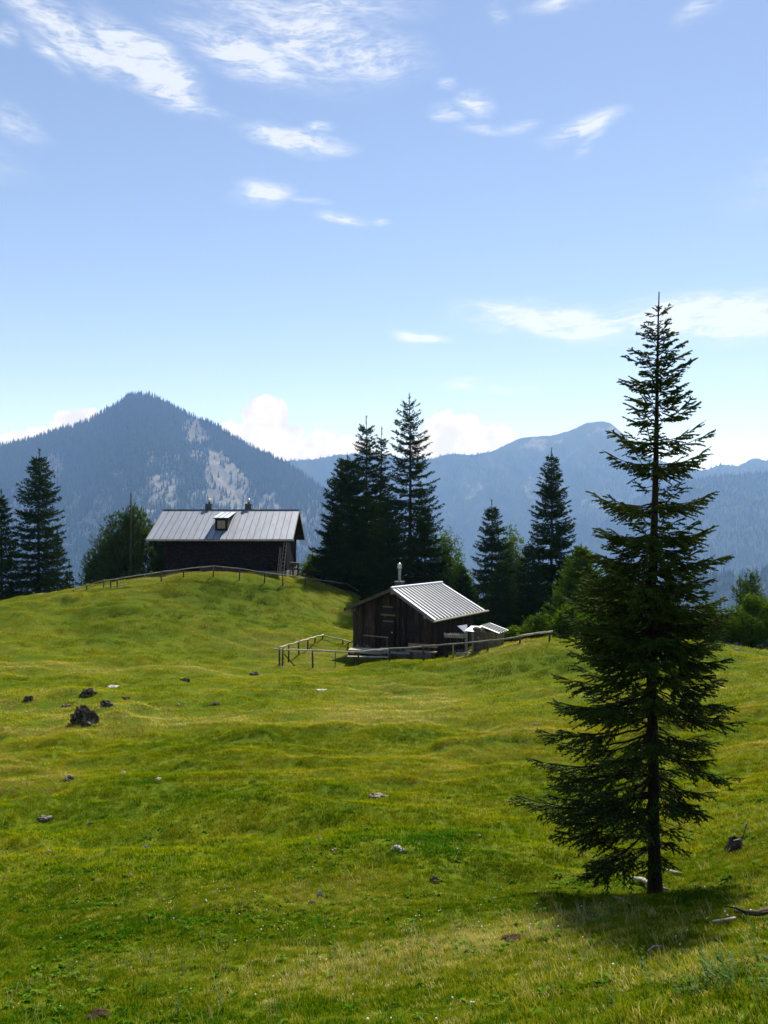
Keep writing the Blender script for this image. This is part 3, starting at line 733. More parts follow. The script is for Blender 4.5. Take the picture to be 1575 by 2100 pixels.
# ------------------------------------------------------------------ the near spruce
def near_spruce():
    rng = np.random.default_rng(2024)
    base = on_ground(1342, 1836); D = base[1]
    s = D / F                                                     # metres per photograph pixel at the tree
    root = empty('spruce_tree', base, 0, 'tall dark young spruce with bare top shoot standing nearest on the slope', 'tree')
    cols = np.array([(1842, 1345), (1700, 1341), (1400, 1336), (1200, 1338), (1000, 1343), (850, 1347), (700, 1350), (598, 1352)], float)
    def axis(py):
        px = np.interp(-py, -cols[:, 0], cols[:, 1])
        return np.array([(px - CX) * s - base[0], 0.0, (HY - py) * s - base[2]])
    wid = np.array([(1842, 34), (1800, 27), (1700, 23), (1500, 20), (1300, 19), (1100, 15), (950, 11), (800, 6.5), (700, 4), (640, 3), (598, 2.2)], float)
    pys = np.array([1880, 1842, 1815, 1780, 1700, 1600, 1500, 1400, 1300, 1200, 1100, 1000, 900, 800, 720, 660, 598], float)
    tp = np.array([axis(p) for p in pys]); tr = np.interp(-pys, -wid[:, 0], wid[:, 1]) * s * 0.5
    tp[:, 1] += 0.02 * np.sin(pys / 90)
    # trunk with flared, fluted foot
    n = 14; V = []; Q = []
    for i, (c, r_) in enumerate(zip(tp, tr)):
        for k in range(n):
            a = 2 * math.pi * k / n
            fl = 1 + (0.30 * max(0, 1 - i / 3.0)) * (0.5 + 0.5 * math.cos(5 * a + 1)) + rng.uniform(-.05, .05)
            V.append(c + np.array([math.cos(a), math.sin(a), 0]) * r_ * fl)
    for i in range(len(tp) - 1):
        for k in range(n):
            Q.append((i * n + k, i * n + (k + 1) % n, (i + 1) * n + (k + 1) % n, (i + 1) * n + k))
    link('trunk', np_mesh('trunk', V, Q, True), M['bark'], root)
    Lp = np.array([(598, 0), (652, 24), (690, 34), (720, 44), (760, 66), (800, 74), (850, 66), (885, 88), (950, 150), (985, 90), (1040, 140), (1100, 130), (1160, 165), (1220, 190), (1320, 195), (1400, 180), (1480, 230), (1560, 256), (1620, 300), (1720, 285), (1790, 215), (1840, 150)], float)
    Rp = np.array([(598, 0), (652, 26), (690, 38), (730, 46), (760, 70), (800, 68), (850, 62), (890, 132), (930, 110), (990, 145), (1050, 148), (1110, 145), (1200, 140), (1330, 150), (1400, 160), (1455, 178), (1530, 165), (1580, 140), (1660, 95), (1760, 50), (1840, 25)], float)
    # whorls: row of the root and how many branches; gaps between them stay open near the top
    rows = [(656, 4), (672, 2), (690, 3), (708, 5), (722, 4), (740, 5), (757, 4), (778, 5), (798, 7), (815, 6), (838, 6), (858, 5), (876, 5)]
    rows = [(r_, n_, 1.0) for r_, n_ in rows] + [(925, 8, 1.0), (940, 6, .6), (972, 8, 1.0), (990, 6, .55), (1022, 5, .5), (1052, 9, 1.0), (1066, 6, .6), (1092, 6, .55), (1114, 10, 1.0), (1126, 7, .8), (1144, 8, .7), (1160, 10, 1.0), (1176, 8, .8), (1192, 9, .85)]
    y = 1216.0
    while y < 1800:
        rows.append((y, 12 if y < 1400 else 10, 1.0)); rows.append((y + rng.uniform(12, 18), 10 if y < 1400 else 5, .8)); y += rng.uniform(33, 41) * (1 if y < 1400 else 1.2)
    limbs = []; S0 = []; S1 = []; bare = []
    kt = lambda K: np.linspace(0, 1, K)
    for (row, nb, lf) in rows:
        ph = rng.uniform(0, 6.28)
        for b_ in range(nb):
            az_ = ph + b_ * 6.283 / nb + rng.normal(0, .25)
            cx = math.cos(az_)
            if row > 1380 and abs(cx) < .72 and rng.random() < (.5 if math.sin(az_) < 0 else .2): continue
            # the reach in a direction blends the outlines of both sides; the root lies a little above the tips low on the tree
            q = np.clip((row - 640) / 1200, 0, 1)
            yr = row - rng.uniform(0, 10) - 45 * q * rng.uniform(.5, 1.2)
            Lr = np.interp(row, Rp[:, 0], Rp[:, 1]); Ll = np.interp(row, Lp[:, 0], Lp[:, 1])
            L = (Lr * (1 + cx) / 2 + Ll * (1 - cx) / 2) * s * rng.uniform(.72, 1.06) * lf
            if L < 0.05: continue
            out = np.array([cx, math.sin(az_), 0])
            rise = np.interp(row, [640, 760, 900, 1100, 1400, 1800], [.50, .26, .12, -.06, -.20, -.26]) + rng.normal(0, .06)
            upt = np.interp(row, [640, 900, 1400, 1800], [.05, .34, .24, .10])
            p0 = axis(yr); p2 = p0 + out * L + np.array([0, 0, L * (rise + upt * .5)]); p1 = p0 + out * L * .55 + np.array([0, 0, L * (rise * .75 - upt * .45)])
            K = max(5, int(L / 0.10) + 3)
            pts = bez(p0, p1, p2, K); pts[1:-1] += rng.normal(0, .008, (K - 2, 3))
            limbs.append((pts, np.linspace(max(.005, L * .0125), .0022, K)))
            start = 0.06 if row < 1000 else (0.16 if row < 1350 else 0.30)
            gap = 0.066 if row > 900 else 0.055
            ns = max(2, int(L / gap))
            for i in range(ns):
                t_ = (i + rng.uniform(.2, .8)) / ns
                c = np.array([np.interp(t_, kt(K), pts[:, a]) for a in range(3)])
                k0 = min(K - 2, int(t_ * (K - 1))); tang = unit(pts[k0 + 1] - pts[k0]); side = np.cross(tang, [0, 0, 1.0])
                for sgn in (-1, 1):
                    if rng.random() < .12: continue
                    ll = min(.56, L * .46) * (1 - t_) ** .62 * rng.uniform(.45, 1.1) + .045
                    hang = rng.uniform(-.55, .02) if row > 850 else rng.uniform(-.25, .15)
                    dv = unit(tang * rng.uniform(.75, 1.15) + side * sgn * rng.uniform(.55, .95) + np.array([0, 0, hang]))
                    e = c + dv * ll + np.array([0, 0, -.18 * ll * ll])
                    if t_ < start:
                        if rng.random() < .55: bare.append((np.array([c, (c + e) / 2 + rng.normal(0, .01, 3), e]), [.0035, .0025, .0015]))
                        continue
                    S0.append(c + (e - c) * .12); S1.append(e)
                    bare.append((np.array([c, e]), [.003, .0015]))
                    nt_ = int(ll / .042)
                    sd2 = unit(np.cross(dv, np.cross(tang, side)) + 1e-6)
                    for j in range(nt_):
                        u = (j + rng.uniform(.3, .9)) / max(1, nt_) * .9 + .06
                        cc = c + (e - c) * u; sg = 1 if j % 2 else -1
                        l3 = (.035 + .22 * ll * (1 - u)) * rng.uniform(.6, 1.2)
                        d3 = unit(dv * rng.uniform(.8, 1.2) + np.cross(dv, [0, 0, 1.0]) * sg * rng.uniform(.5, .9) + np.array([0, 0, rng.uniform(-.5, .05)]))
                        S0.append(cc); S1.append(cc + d3 * l3)
            S0.append(pts[-3]); S1.append(pts[-1] + unit(pts[-1] - pts[-2]) * .03)
            if row < 900: S0.append(pts[K // 2]); S1.append(pts[-1])
    # short spurs on the leader, and thin dead twigs low on the trunk
    for row in np.concatenate([np.arange(660, 760, 7), np.arange(760, 900, 12)]):
        a = rng.uniform(0, 6.28); c = axis(row); L = rng.uniform(5, 14) * s
        S0.append(c); S1.append(c + np.array([math.cos(a), math.sin(a), .35]) * L)
    for i in range(46):
        row = rng.uniform(1330, 1825); a = rng.uniform(0, 6.28); c = axis(row); L = rng.uniform(.15, .7)
        o_ = np.array([math.cos(a), math.sin(a), rng.uniform(-.55, -.05)])
        mid = c + o_ * L * .5 + rng.normal(0, .03, 3); e = c + o_ * L + np.array([0, 0, rng.uniform(-.08, .05)])
        bare.append((np.array([c, mid, e]), [.006, .004, .0015]))
        for q in range(rng.integers(0, 4)):
            f = c + (e - c) * rng.uniform(.4, .9); bare.append((np.array([f, f + unit(o_ + rng.normal(0, .6, 3)) * rng.uniform(.06, .22)]), [.0025, .001]))
    V, Q = tubes_np(limbs, 5); link('branches', np_mesh('branches', V, Q, True), M['bark'], root)['kind'] = 'stuff'
    V, Q = tubes_np(bare, 3); link('twigs', np_mesh('twigs', V, Q), M['bark'], root)['kind'] = 'stuff'
    V, T = needle_mesh(S0, S1, 170, .022, .009, rng, spread=.85)
    Vs, Ts = spindles(np.array(S0), np.array(S1), .0125, rng)
    T = np.vstack([T, Ts + len(V)]); V = np.vstack([V, Vs])
    print('near spruce tris', len(T), 'shoots', len(S0))
    link('crown', np_mesh('crown', V, T), M['needles'], root)
near_spruce()

# ------------------------------------------------------------------ trees round the huts
def tree_at(px_tip, py_tip, d, px_base=None):
    x = ((px_base or px_tip) - CX) / F * d
    z = gz(x, d)
    top = (HY - py_tip) / F * d
    return (x, d, z), top - z, ((px_tip - (px_base or px_tip)) / F * d)

def cone(w, top=0.0, belly=0.10):
    return [(0, w * .7), (belly, w), (.35, w * .82), (.6, w * .52), (.8, w * .27), (.93, w * .09), (1, top)]

def far_spruce(px, py, d, w_px, label, seed, pxb=None, **kw):
    b, H, ln = tree_at(px, py, d, pxb)
    w = w_px / F * d
    prof = kw.pop('prof', None) or cone(w)
    kw.pop('needle', None); kw['sec_gap'] = kw.get('sec_gap', .2) * 1.55
    return spruce('spruce_tree', label, 'tree', None, b, H, prof, seed, lean=(ln, 0), **kw)

far_spruce(80, 920, 63, 58, 'tall open tiered spruce left of the grey-roofed house', 3, whorls=30, per=6, droop=.25, up=.3, sec_gap=.17, needle=(38, .15, .05), prof=[(0, 1.6), (.1, 2.2), (.3, 2.05), (.55, 1.75), (.72, 1.45), (.85, .9), (.94, .35), (1, .05)])
far_spruce(4, 1005, 60, 60, 'dark spruce cut by the left edge of the picture', 4, whorls=26, per=6, droop=.3, sec_gap=.16)
far_spruce(118, 1085, 66, 34, 'lower shadowy spruce tucked behind the tall tiered spruce', 5, whorls=18, per=5, sec_gap=.18)
far_spruce(142, 1150, 68, 18, 'small thin spruce between the tiered spruce and the pine', 6, whorls=14, per=4, sparse=.3)
far_spruce(838, 806, 68, 92, 'tallest spruce of the dark group, open crown with visible trunk', 11, whorls=34, per=5, droop=.42, up=.42, sec_gap=.15, needle=(44, .15, .048), twig_len=.34,
           prof=[(0, 2.6), (.12, 3.9), (.3, 3.5), (.42, 3.6), (.5, 3.1), (.62, 2.05), (.75, 1.75), (.86, 1.25), (.94, .6), (.98, .2), (1, .02)])
far_spruce(752, 853, 70, 70, 'slim spruce with ragged tip left of the tallest spruce', 12, whorls=32, per=5, droop=.35, up=.3, sec_gap=.15, needle=(44, .15, .048), prof=[(0, 2.2), (.15, 3.1), (.4, 2.7), (.6, 1.9), (.74, 1.25), (.86, .95), (.93, .6), (.97, .2), (1, .03)])
far_spruce(776, 874, 72, 60, 'slender spruce with thin spire between the two tall spruces', 13, whorls=30, per=5, sec_gap=.16, prof=[(0, 2.2), (.2, 2.8), (.5, 2.0), (.75, 1.0), (.88, .6), (.95, .25), (1, .03)])
far_spruce(712, 930, 67, 78, 'broad dense spruce at the left of the dark group', 14, whorls=30, per=7, droop=.35, up=.35, sec_gap=.14, needle=(44, .16, .055), prof=[(0, 2.8), (.1, 3.4), (.3, 3.0), (.55, 2.2), (.75, 1.6), (.88, 1.05), (.95, .5), (1, .05)])
far_spruce(872, 1030, 65, 62, 'dark low spruce filling the right of the dark group', 15, whorls=22, per=7, sec_gap=.14, needle=(44, .16, .055))
far_spruce(690, 1060, 65, 56, 'dark low spruce filling the left of the dark group', 16, whorls=20, per=7, sec_gap=.14, needle=(44, .16, .055))
far_spruce(790, 1010, 64, 70, 'dark low spruce rising right behind the small hut', 17, whorls=24, per=7, sec_gap=.14, needle=(44, .16, .055))
far_spruce(1007, 1025, 68, 62, 'narrow spruce right of the small hut', 18, whorls=26, per=6, droop=.3, sec_gap=.15, prof=[(0, 2.6), (.12, 2.7), (.35, 2.1), (.6, 1.55), (.8, .95), (.92, .4), (1, .04)])
far_spruce(1130, 917, 66, 72, 'full conical spruce with sharp tip beside the nearest spruce', 19, whorls=34, per=6, droop=.2, up=.35, sec_gap=.14, needle=(44, .15, .05), prof=[(0, 2.6), (.15, 3.0), (.35, 2.5), (.55, 1.8), (.72, 1.35), (.85, .8), (.94, .32), (1, .04)])
far_spruce(1085, 1110, 62, 50, 'shadowed spruce filling between narrow and conical spruce', 20, whorls=18, per=7, sec_gap=.14, needle=(44, .16, .055))
far_spruce(1030, 1150, 60, 50, 'shadowed low spruce behind the small shed', 21, whorls=16, per=7, sec_gap=.14, needle=(44, .16, .055))
far_spruce(950, 1165, 62, 42, 'shadowed low spruce behind the small hut roof', 22, whorls=15, per=7, sec_gap=.14, needle=(44, .16, .055))
far_spruce(1192, 1112, 50, 88, 'light green young spruce just behind the nearest spruce', 23, whorls=22, per=7, droop=.15, up=.4, sec_gap=.12, mat='needles_light', needle=(46, .13, .045))
far_spruce(1265, 1145, 49, 50, 'light green young spruce hidden behind the nearest trunk', 24, whorls=20, per=7, droop=.15, up=.4, sec_gap=.12, mat='needles_light', needle=(46, .13, .045))

def broad(px, py_top, py_bot, w_px, d, label, seed, n=1500, leaf=.13, name='leafy_bush', cat='bush', mat='leaves', lob=7, needle=False):
    x = (px - CX) / F * d; z = gz(x, d)
    h = (HY - py_top) / F * d - z; w = w_px / F * d
    r = random.Random(seed); L = []
    for i in range(lob):
        t_ = (i + .5) / lob
        lz = h * (.25 + .55 * t_); sp = w * (1 - .75 * t_ ** 1.5)
        rr = max(h * .16, w * .42 * (1.1 - .5 * t_))
        L.append((r.uniform(-sp, sp) * .95, r.uniform(-sp, sp) * .6, lz, rr, rr * .9, max(.25, h * .22)))
    L.append((0, 0, h * .88, w * .22 + .15, w * .22 + .15, h * .14))
    L.append((0, 0, h * .35, w * 1.05, w * .8, h * .38))
    n = int(n * (1.5 if not needle else 1.7)); leaf = leaf * (1.5 if d > 55 else 1.35)
    if needle: leaf *= .8; needle = (34, needle[1] * 1.5, needle[2] * 2.0)
    return bush_tree(name, label, cat, None, (x, d, z), L, n, leaf, seed, mat, needle=needle)

broad(268, 1040, 1195, 62, 66, 'bushy dark pine behind the mast beside the grey-roofed house', 31, n=2400, leaf=.13, name='pine_tree', cat='tree', mat='needles_pine', needle=(42, .14, .04), lob=10)
broad(215, 1085, 1200, 36, 66.5, 'small bushy pine at the left foot of the larger pine', 32, n=700, leaf=.13, name='pine_tree', cat='tree', mat='needles_pine', needle=(42, .14, .04))
broad(322, 1075, 1195, 34, 67, 'bushy pine half hidden by the grey-roofed house', 33, n=800, leaf=.13, name='pine_tree', cat='tree', mat='needles_pine', needle=(42, .14, .04))
broad(1540, 1178, 1260, 42, 46, 'dark pine rising above the bushes at the right edge', 34, n=900, leaf=.11, name='pine_tree', cat='tree', mat='needles_pine', needle=(46, .11, .03))
broad(645, 1140, 1200, 34, 70, 'green leafy bush at the left foot of the dark spruces', 35, n=900)
broad(915, 1085, 1230, 34, 66, 'light green leafy tree at the right foot of the dark spruces', 36, n=1400, name='leafy_tree', cat='tree')
broad(945, 1150, 1250, 40, 64, 'leafy bush behind the roof of the small hut', 37, n=1100)
broad(1048, 1078, 1280, 32, 70, 'light green leafy tree between narrow and conical spruce', 38, n=1500, name='leafy_tree', cat='tree')
broad(1172, 1245, 1320, 50, 45, 'yellow-green bush left of the nearest trunk behind the rise', 39, n=1500, leaf=.10)
broad(1110, 1262, 1320, 44, 45, 'low dark bush beyond the pale fence rail', 40, n=900, leaf=.10)
broad(1255, 1215, 1330, 66, 43, 'leafy bush hidden behind the nearest spruce', 41, n=1300, leaf=.10)
broad(1370, 1228, 1330, 60, 43, 'leafy bush showing just right of the nearest trunk', 42, n=1400, leaf=.10)
broad(1455, 1240, 1335, 62, 42, 'rounded green bush between nearest spruce and right edge', 43, n=1300, leaf=.10)
broad(1545, 1222, 1340, 75, 42, 'large green bush under the pine at the right edge', 44, n=1900, leaf=.10)
broad(1640, 1235, 1340, 60, 42, 'green bush just outside the right edge', 45, n=900, leaf=.12)
broad(1050, 1290, 1325, 26, 47, 'low green bush beside the small shed', 46, n=600, leaf=.09)

# ================================================================== HOUSES
def lerp(a, b, t):
    return tuple(a[i] + (b[i] - a[i]) * t for i in range(3))

def slab(e0, e1, r1, r0, th):
    """roof sheet: eave start, eave end, ridge end, ridge start, thickness downwards"""
    n = (Vector(e1) - Vector(e0)).cross(Vector(r0) - Vector(e0)).normalized()
    if n.z < 0: n = -n
    dn = lambda p: tuple(Vector(p) - n * th)
    return [dn(e0), dn(e1), dn(r1), dn(r0), e0, e1, r1, r0], n

def roof_slope(parent, e0, e1, r1, r0, npan, mat, seam_mat, gap=0.012, seam_h=0.035, seam_w=0.03, name='roof_panel'):
    """sheet-metal strips lying side by side, each with its raised standing seam"""
    for k in range(npan):
        a, b_ = k / npan, (k + 1) / npan
        E0, E1 = lerp(e0, e1, a), lerp(e0, e1, b_); R0, R1 = lerp(r0, r1, a), lerp(r0, r1, b_)
        w = (Vector(E1) - Vector(E0)).normalized() * (gap * .5)
        q = [tuple(Vector(E0) + w), tuple(Vector(E1) - w), tuple(Vector(R1) - w), tuple(Vector(R0) + w)]
        pts, n = slab(*q, .02)
        MB().hexa(pts).build(name, mat, parent)
        if k:
            u = (Vector(E1) - Vector(E0)).normalized() * (seam_w * .5); up = n * seam_h
            lo = n * -.015
            MB().hexa([tuple(Vector(E0) - u + lo), tuple(Vector(E0) + u + lo), tuple(Vector(R0) + u + lo), tuple(Vector(R0) - u + lo),
                       tuple(Vector(E0) - u + up), tuple(Vector(E0) + u + up), tuple(Vector(R0) + u + up), tuple(Vector(R0) - u + up)]).build('standing_seam', seam_mat, parent)

# ------------------------------------------------------------------ upper house
def upper_house():
    rng = random.Random(5)
    X0, X1 = at(300, 0, 60)[0], at(600, 0, 60)[0]                 # roof ends
    ze, zr = at(0, 1105.5, 60)[2], at(0, 1046, 64.85)[2]
    zb = -3.35
    o = Vector((X0, 60, zb))
    root = empty('mountain_house', o, R(0.4), 'dark shingled alpine house with grey standing-seam roof on the hilltop', 'house')
    L = X1 - X0; HE = ze - zb; HR = zr - zb; DP = 9.7
    wx0, wx1 = at(340, 0, 61)[0] - X0, at(587, 0, 61)[0] - X0
    wy0, wy1 = 1.0, DP - 1.0
    pitch = (HR - HE) / (DP / 2)
    wt_ = HE + pitch * wy0 - .06
    # core walls (closed, below the roof)
    core = MB(); core.box(wx0 + .05, wy0 + .05, 0.15, wx1 - .05, wy1 - .05, wt_)
    core.build('wall_core', M['wood_black'], root)
    for x in (wx0 + .05, wx1 - .17):
        g = MB(); a = (x, wy0 + .05, wt_); b_ = (x, wy1 - .05, wt_); c = (x, DP / 2, HR - .12)
        g.v += [a, b_, c, (x + .12, a[1], a[2]), (x + .12, b_[1], b_[2]), (x + .12, c[1], c[2])]
        g.f += [(0, 1, 2), (5, 4, 3), (0, 3, 4, 1), (1, 4, 5, 2), (2, 5, 3, 0)]
        g.build('gable', M['wood_black'], root)
    # shingles: overlapping courses on the front and right walls, too small to pick out one by one
    sh = MB()
    row_h = .155; z = .42
    while z < wt_ - .05:
        x = wx0 - rng.uniform(0, .1)
        while x < wx1:
            w = rng.uniform(.09, .20); x2 = min(x + w, wx1 + .02)
            t_ = rng.uniform(.012, .030); h = min(row_h * 1.55, wt_ - z - .01); dz = rng.uniform(-.012, .012)
            sh.hexa([(x, wy0 + .05 - t_ - .012, z + dz), (x2 - .006, wy0 + .05 - t_ - .012, z + dz), (x2 - .006, wy0 + .05, z + dz), (x, wy0 + .05, z + dz),
                     (x, wy0 + .05 - .006, z + h), (x2 - .006, wy0 + .05 - .006, z + h), (x2 - .006, wy0 + .05, z + h), (x, wy0 + .05, z + h)])
            x += w
        y = wy0
        while y < wy1:
            w = rng.uniform(.09, .20); y2 = min(y + w, wy1); t_ = rng.uniform(.012, .030); h = min(row_h * 1.55, wt_ - z - .01)
            xw = wx1 - .05
            sh.hexa([(xw, y, z), (xw + t_ + .012, y, z), (xw + t_ + .012, y2 - .006, z), (xw, y2 - .006, z), (xw, y, z + h), (xw + .006, y, z + h), (xw + .006, y2 - .006, z + h), (xw, y2 - .006, z + h)])
            y += w
        z += row_h
    s_ = sh.build('shingles', M['shingle'], root); s_['kind'] = 'stuff'
    fo = MB(); fo.box(wx0 - .03, wy0 - .06, -.5, wx1 + .03, wy1 + .03, .40); fo.build('foundation', M['masonry'], root)
    # boards closing the lower middle of the front wall
    for k in range(3):
        MB().box(at(410, 0, 61)[0] - X0, wy0 - .10, .10 + k * .2, at(490, 0, 61)[0] - X0, wy0 - .062, .28 + k * .2, .006, rng).build('plank', M['post'], root)
    # roof
    rf = empty('roof', (0, 0, 0)); rf.parent = root
    for nm, ya, zb_, flip in (('sheathing', 0, 0, 0),):
        th = .10
        pts, n = slab((0, 0.02, HE - .03), (L, 0.02, HE - .03), (L, DP / 2, HR - .03), (0, DP / 2, HR - .03), th); MB().hexa(pts).build('sheathing', M['wood_black'], rf)
        pts, n = slab((L, DP - .02, HE - .03), (0, DP - .02, HE - .03), (0, DP / 2 + .002, HR - .03), (L, DP / 2 + .002, HR - .03), th); MB().hexa(pts).build('sheathing', M['wood_black'], rf)
    roof_slope(rf, (0, 0, HE), (L, 0, HE), (L, DP / 2, HR), (0, DP / 2, HR), 22, M['roof_grey'], M['seam_dark'])
    roof_slope(rf, (L, DP, HE), (0, DP, HE), (0, DP / 2, HR), (L, DP / 2, HR), 22, M['roof_grey'], M['seam_dark'])
    MB().box(-.03, DP / 2 - .10, HR - .01, L + .03, DP / 2 + .10, HR + .05).build('ridge_cap', M['seam_dark'], rf)
    MB().tube([(-.05, -.07, HE - .10), (L + .12, -.07, HE - .11)], .065, 8).build('gutter', M['wood_grey'], rf)
    MB().tube([(-.05, DP + .07, HE - .10), (L + .35, DP + .07, HE - .11)], .06, 8).build('gutter', M['pipe'], rf)
    for x in (-.015, L + .015):
        for s_ in (0, 1):
            y0 = 0 if not s_ else DP
            MB().hexa([(x - .02, y0, HE - .17), (x + .02, y0, HE - .17), (x + .02, DP / 2, HR - .17), (x - .02, DP / 2, HR - .17), (x - .02, y0, HE + .01), (x + .02, y0, HE + .01), (x + .02, DP / 2, HR + .01), (x - .02, DP / 2, HR + .01)]).build('verge_board', M['verge'], rf)
    for y in (wy0 + .1, DP / 2, wy1 - .1):
        zz = HE + pitch * (y if y <= DP / 2 else DP - y) - .26
        MB().box(wx1 - .1, y - .09, zz - .09, L - .06, y + .09, zz + .09).build('purlin', M['wood_black'], root)
    # chimneys
    for px in (429, 510):
        x = at(px, 0, 65.2)[0] - X0
        ch = MB().box(x - .26, DP / 2 + .12, HR - .35, x + .26, DP / 2 + .64, HR + .50).build('chimney', M['chimney'], root)
        MB().box(x - .29, DP / 2 + .09, HR + .502, x + .29, DP / 2 + .67, HR + .55).build('coping', M['verge'], ch)
        cy = DP / 2 + .38
        MB().tube([(x + .03, cy, HR + .552), (x + .03, cy, HR + .70)], .095, 10).build('flue', M['chimney'], ch)
        MB().tube([(x + .03, cy, HR + .70), (x + .03, cy, HR + .88), (x + .03, cy, HR + .92), (x + .03, cy, HR + .98)], [.14, .13, .16, .04], 12).build('cowl', M['steel'], ch, True)
    # dormer
    dx0, dx1 = at(441, 0, 61.3)[0] - X0, at(466.5, 0, 61.3)[0] - X0
    y0 = 1.32; zs = HE + pitch * y0; zt = zs + 1.02
    dm = empty('dormer', (0, 0, 0)); dm.parent = root
    yb = y0 + 3.1
    o_ = MB(); o_.hexa([(dx0, y0, zs - .02), (dx1, y0, zs - .02), (dx1, y0 + 2.6, HE + pitch * (y0 + 2.6) - .02), (dx0, y0 + 2.6, HE + pitch * (y0 + 2.6) - .02), (dx0, y0, zt), (dx1, y0, zt), (dx1, y0 + 2.6, zt + .34), (dx0, y0 + 2.6, zt + .34)])
    o_.build('dormer_wall', M['wood_black'], dm)
    e0, e1 = (dx0 - .14, y0 - .22, zt + .02), (dx1 + .10, y0 - .22, zt + .02)
    r0_, r1_ = (dx0 - .14, yb, HE + pitch * yb + .03), (dx1 + .10, yb, HE + pitch * yb + .03)
    pts, n = slab(e0, e1, r1_, r0_, .07); MB().hexa([tuple(Vector(p) - n * .022) for p in pts]).build('dormer_sheathing', M['wood_black'], dm)
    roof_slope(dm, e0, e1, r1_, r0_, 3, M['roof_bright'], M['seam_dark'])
    cx = (dx0 + dx1) / 2
    for s_ in (-1, 1):
        xa, xb = (cx - .31, cx - .012) if s_ < 0 else (cx + .012, cx + .31)
        MB().box(xa, y0 - .03, zs + .17, xb, y0 - .004, zs + .80).build('shutter', M['cream'], dm)
    for (xa, xb, za, zb2) in ((cx - .42, cx - .32, zs + .06, zs + .92), (cx + .32, cx + .42, zs + .06, zs + .92), (cx - .32, cx + .32, zs + .82, zs + .92), (cx - .32, cx + .32, zs + .06, zs + .15)):
        MB().box(xa, y0 - .045, za, xb, y0 - .004, zb2).build('window_frame', M['wood_black'], dm)
    return root, X0, zb

upper, UX0, UZB = upper_house()

def ladder(px0, px1, pyb, pyt, d0, d1, lean_px, label):
    a0 = at(px0, pyb, d0); a1 = at(px1, pyb, d0); t0 = at(px0 + lean_px, pyt, d1); t1 = at(px1 + lean_px * .8, pyt, d1)
    z0 = gz(a0[0], a0[1]); a0[2] = a1[2] = z0 - .02
    b_ = (a0 + a1) / 2; root = empty('ladder', b_, 0, label, 'ladder')
    for a, t in ((a0, t0), (a1, t1)):
        MB().tube([a - b_, (a + t) / 2 - b_, t - b_], .032, 6).build('rail', M['wood_grey'], root)
    n = 9
    for k in range(1, n):
        f = k / n; p = a0 + (t0 - a0) * f - b_; q = a1 + (t1 - a1) * f - b_
        MB().tube([p, q], .018, 5).build('rung', M['wood_grey'], root)
ladder(574, 581, 1186, 1112, 60.2, 60.75, 9, 'wooden ladder leaning on the right corner of the grey-roofed house')
ladder(568, 572, 1188, 1122, 60.5, 60.85, 6, 'second thin ladder just left of the corner ladder')

def pole(name, px, py0, py1, d, r0, r1, label, cat, mat):
    x = (px - CX) / F * d; z = gz(x, d)
    h = (HY - py1) / F * d - z
    rt = empty(name, (x, d, z), 0, label, cat)
    MB().tube([(0, 0, -.3), (0, 0, h * .5), (.02, 0, h - .06)], [r0, (r0 + r1) / 2, r1], 8).build('mast', mat, rt, True)
    MB().tube([(.02, 0, h - .06), (.02, 0, h)], [r1 * 1.5, r1 * .6], 8).build('finial', mat, rt, True)
    MB().box(-.09, -.05, -.15, -.045, .05, .9).build('mast_support', M['post'], rt)
pole('flagpole', 268, 1190, 1012, 59.6, .07, .05, 'tall thin bare mast in front of the pine left of the house', 'mast', M['post'])

# wire hanging down from the rear eave, and the little lean-to by the right wall
a = at(606, 1110, 69); b_ = at(613, 1160, 69)
MB().tube([tuple(a), tuple((a + b_) / 2 + np.array([.05, 0, 0])), tuple(b_ - np.array([0, 0, 1.8]))], .014, 5).build('cable', M['wire']); tag(bpy.data.objects['cable'], 'thin cable hanging from the right eave of the house', 'cable')
def lean_to():
    d = 64.0; b_ = at(601, 1182, d); b_[2] = gz(b_[0], d)
    rt = empty('garden_table', b_, 0, 'dark roofed wood stand beside the right wall of the house', 'wood stand')
    h = (HY - 1152) / F * d - b_[2]
    for x in (-.42, 0, .42):
        for y in (-.3, .3):
            MB().box(x - .035, y - .035, -.2, x + .035, y + .035, h - .12).build('post', M['wood_black'], rt)
    MB().hexa([(-.55, -.45, h - .22), (.62, -.45, h - .30), (.62, .45, h - .30), (-.55, .45, h - .22), (-.5, -.4, h - .02), (.55, -.4, h - .10), (.55, .4, h - .10), (-.5, .4, h - .02)]).build('stand_roof', M['post'], rt)
    MB().box(-.5, -.34, h * .45, .5, .34, h * .45 + .05).build('shelf', M['wood_black'], rt)
    r = random.Random(3)
    for k in range(9):
        x = -.42 + .105 * k
        MB().tube([(x, -.33, h * .45 + .11), (x + r.uniform(-.02, .02), .33, h * .45 + .11)], .05, 7).build('firewood_log', M['wood_grey'], rt)
lean_to()

# ------------------------------------------------------------------ fences
def rail_path(parent, pts, r0, mat, name='rail', seed=1):
    rng = random.Random(seed); o = np.array(parent.location)
    for k in range(len(pts) - 1):
        a, b_ = np.array(pts[k]), np.array(pts[k + 1]); n = 5
        P = [a + (b_ - a) * i / (n - 1) for i in range(n)]
        for i in range(1, n - 1): P[i] = P[i] + np.array([rng.uniform(-.02, .02), rng.uniform(-.02, .02), rng.uniform(-.03, .015)])
        ext = (b_ - a) / np.linalg.norm(b_ - a) * .09
        P[0] = P[0] - ext; P[-1] = P[-1] + ext
        MB().tube([p - o for p in P], [r0 * rng.uniform(.85, 1.15) for _ in P], 7, jit=.06, rng=rng).build(name, mat, parent, True)

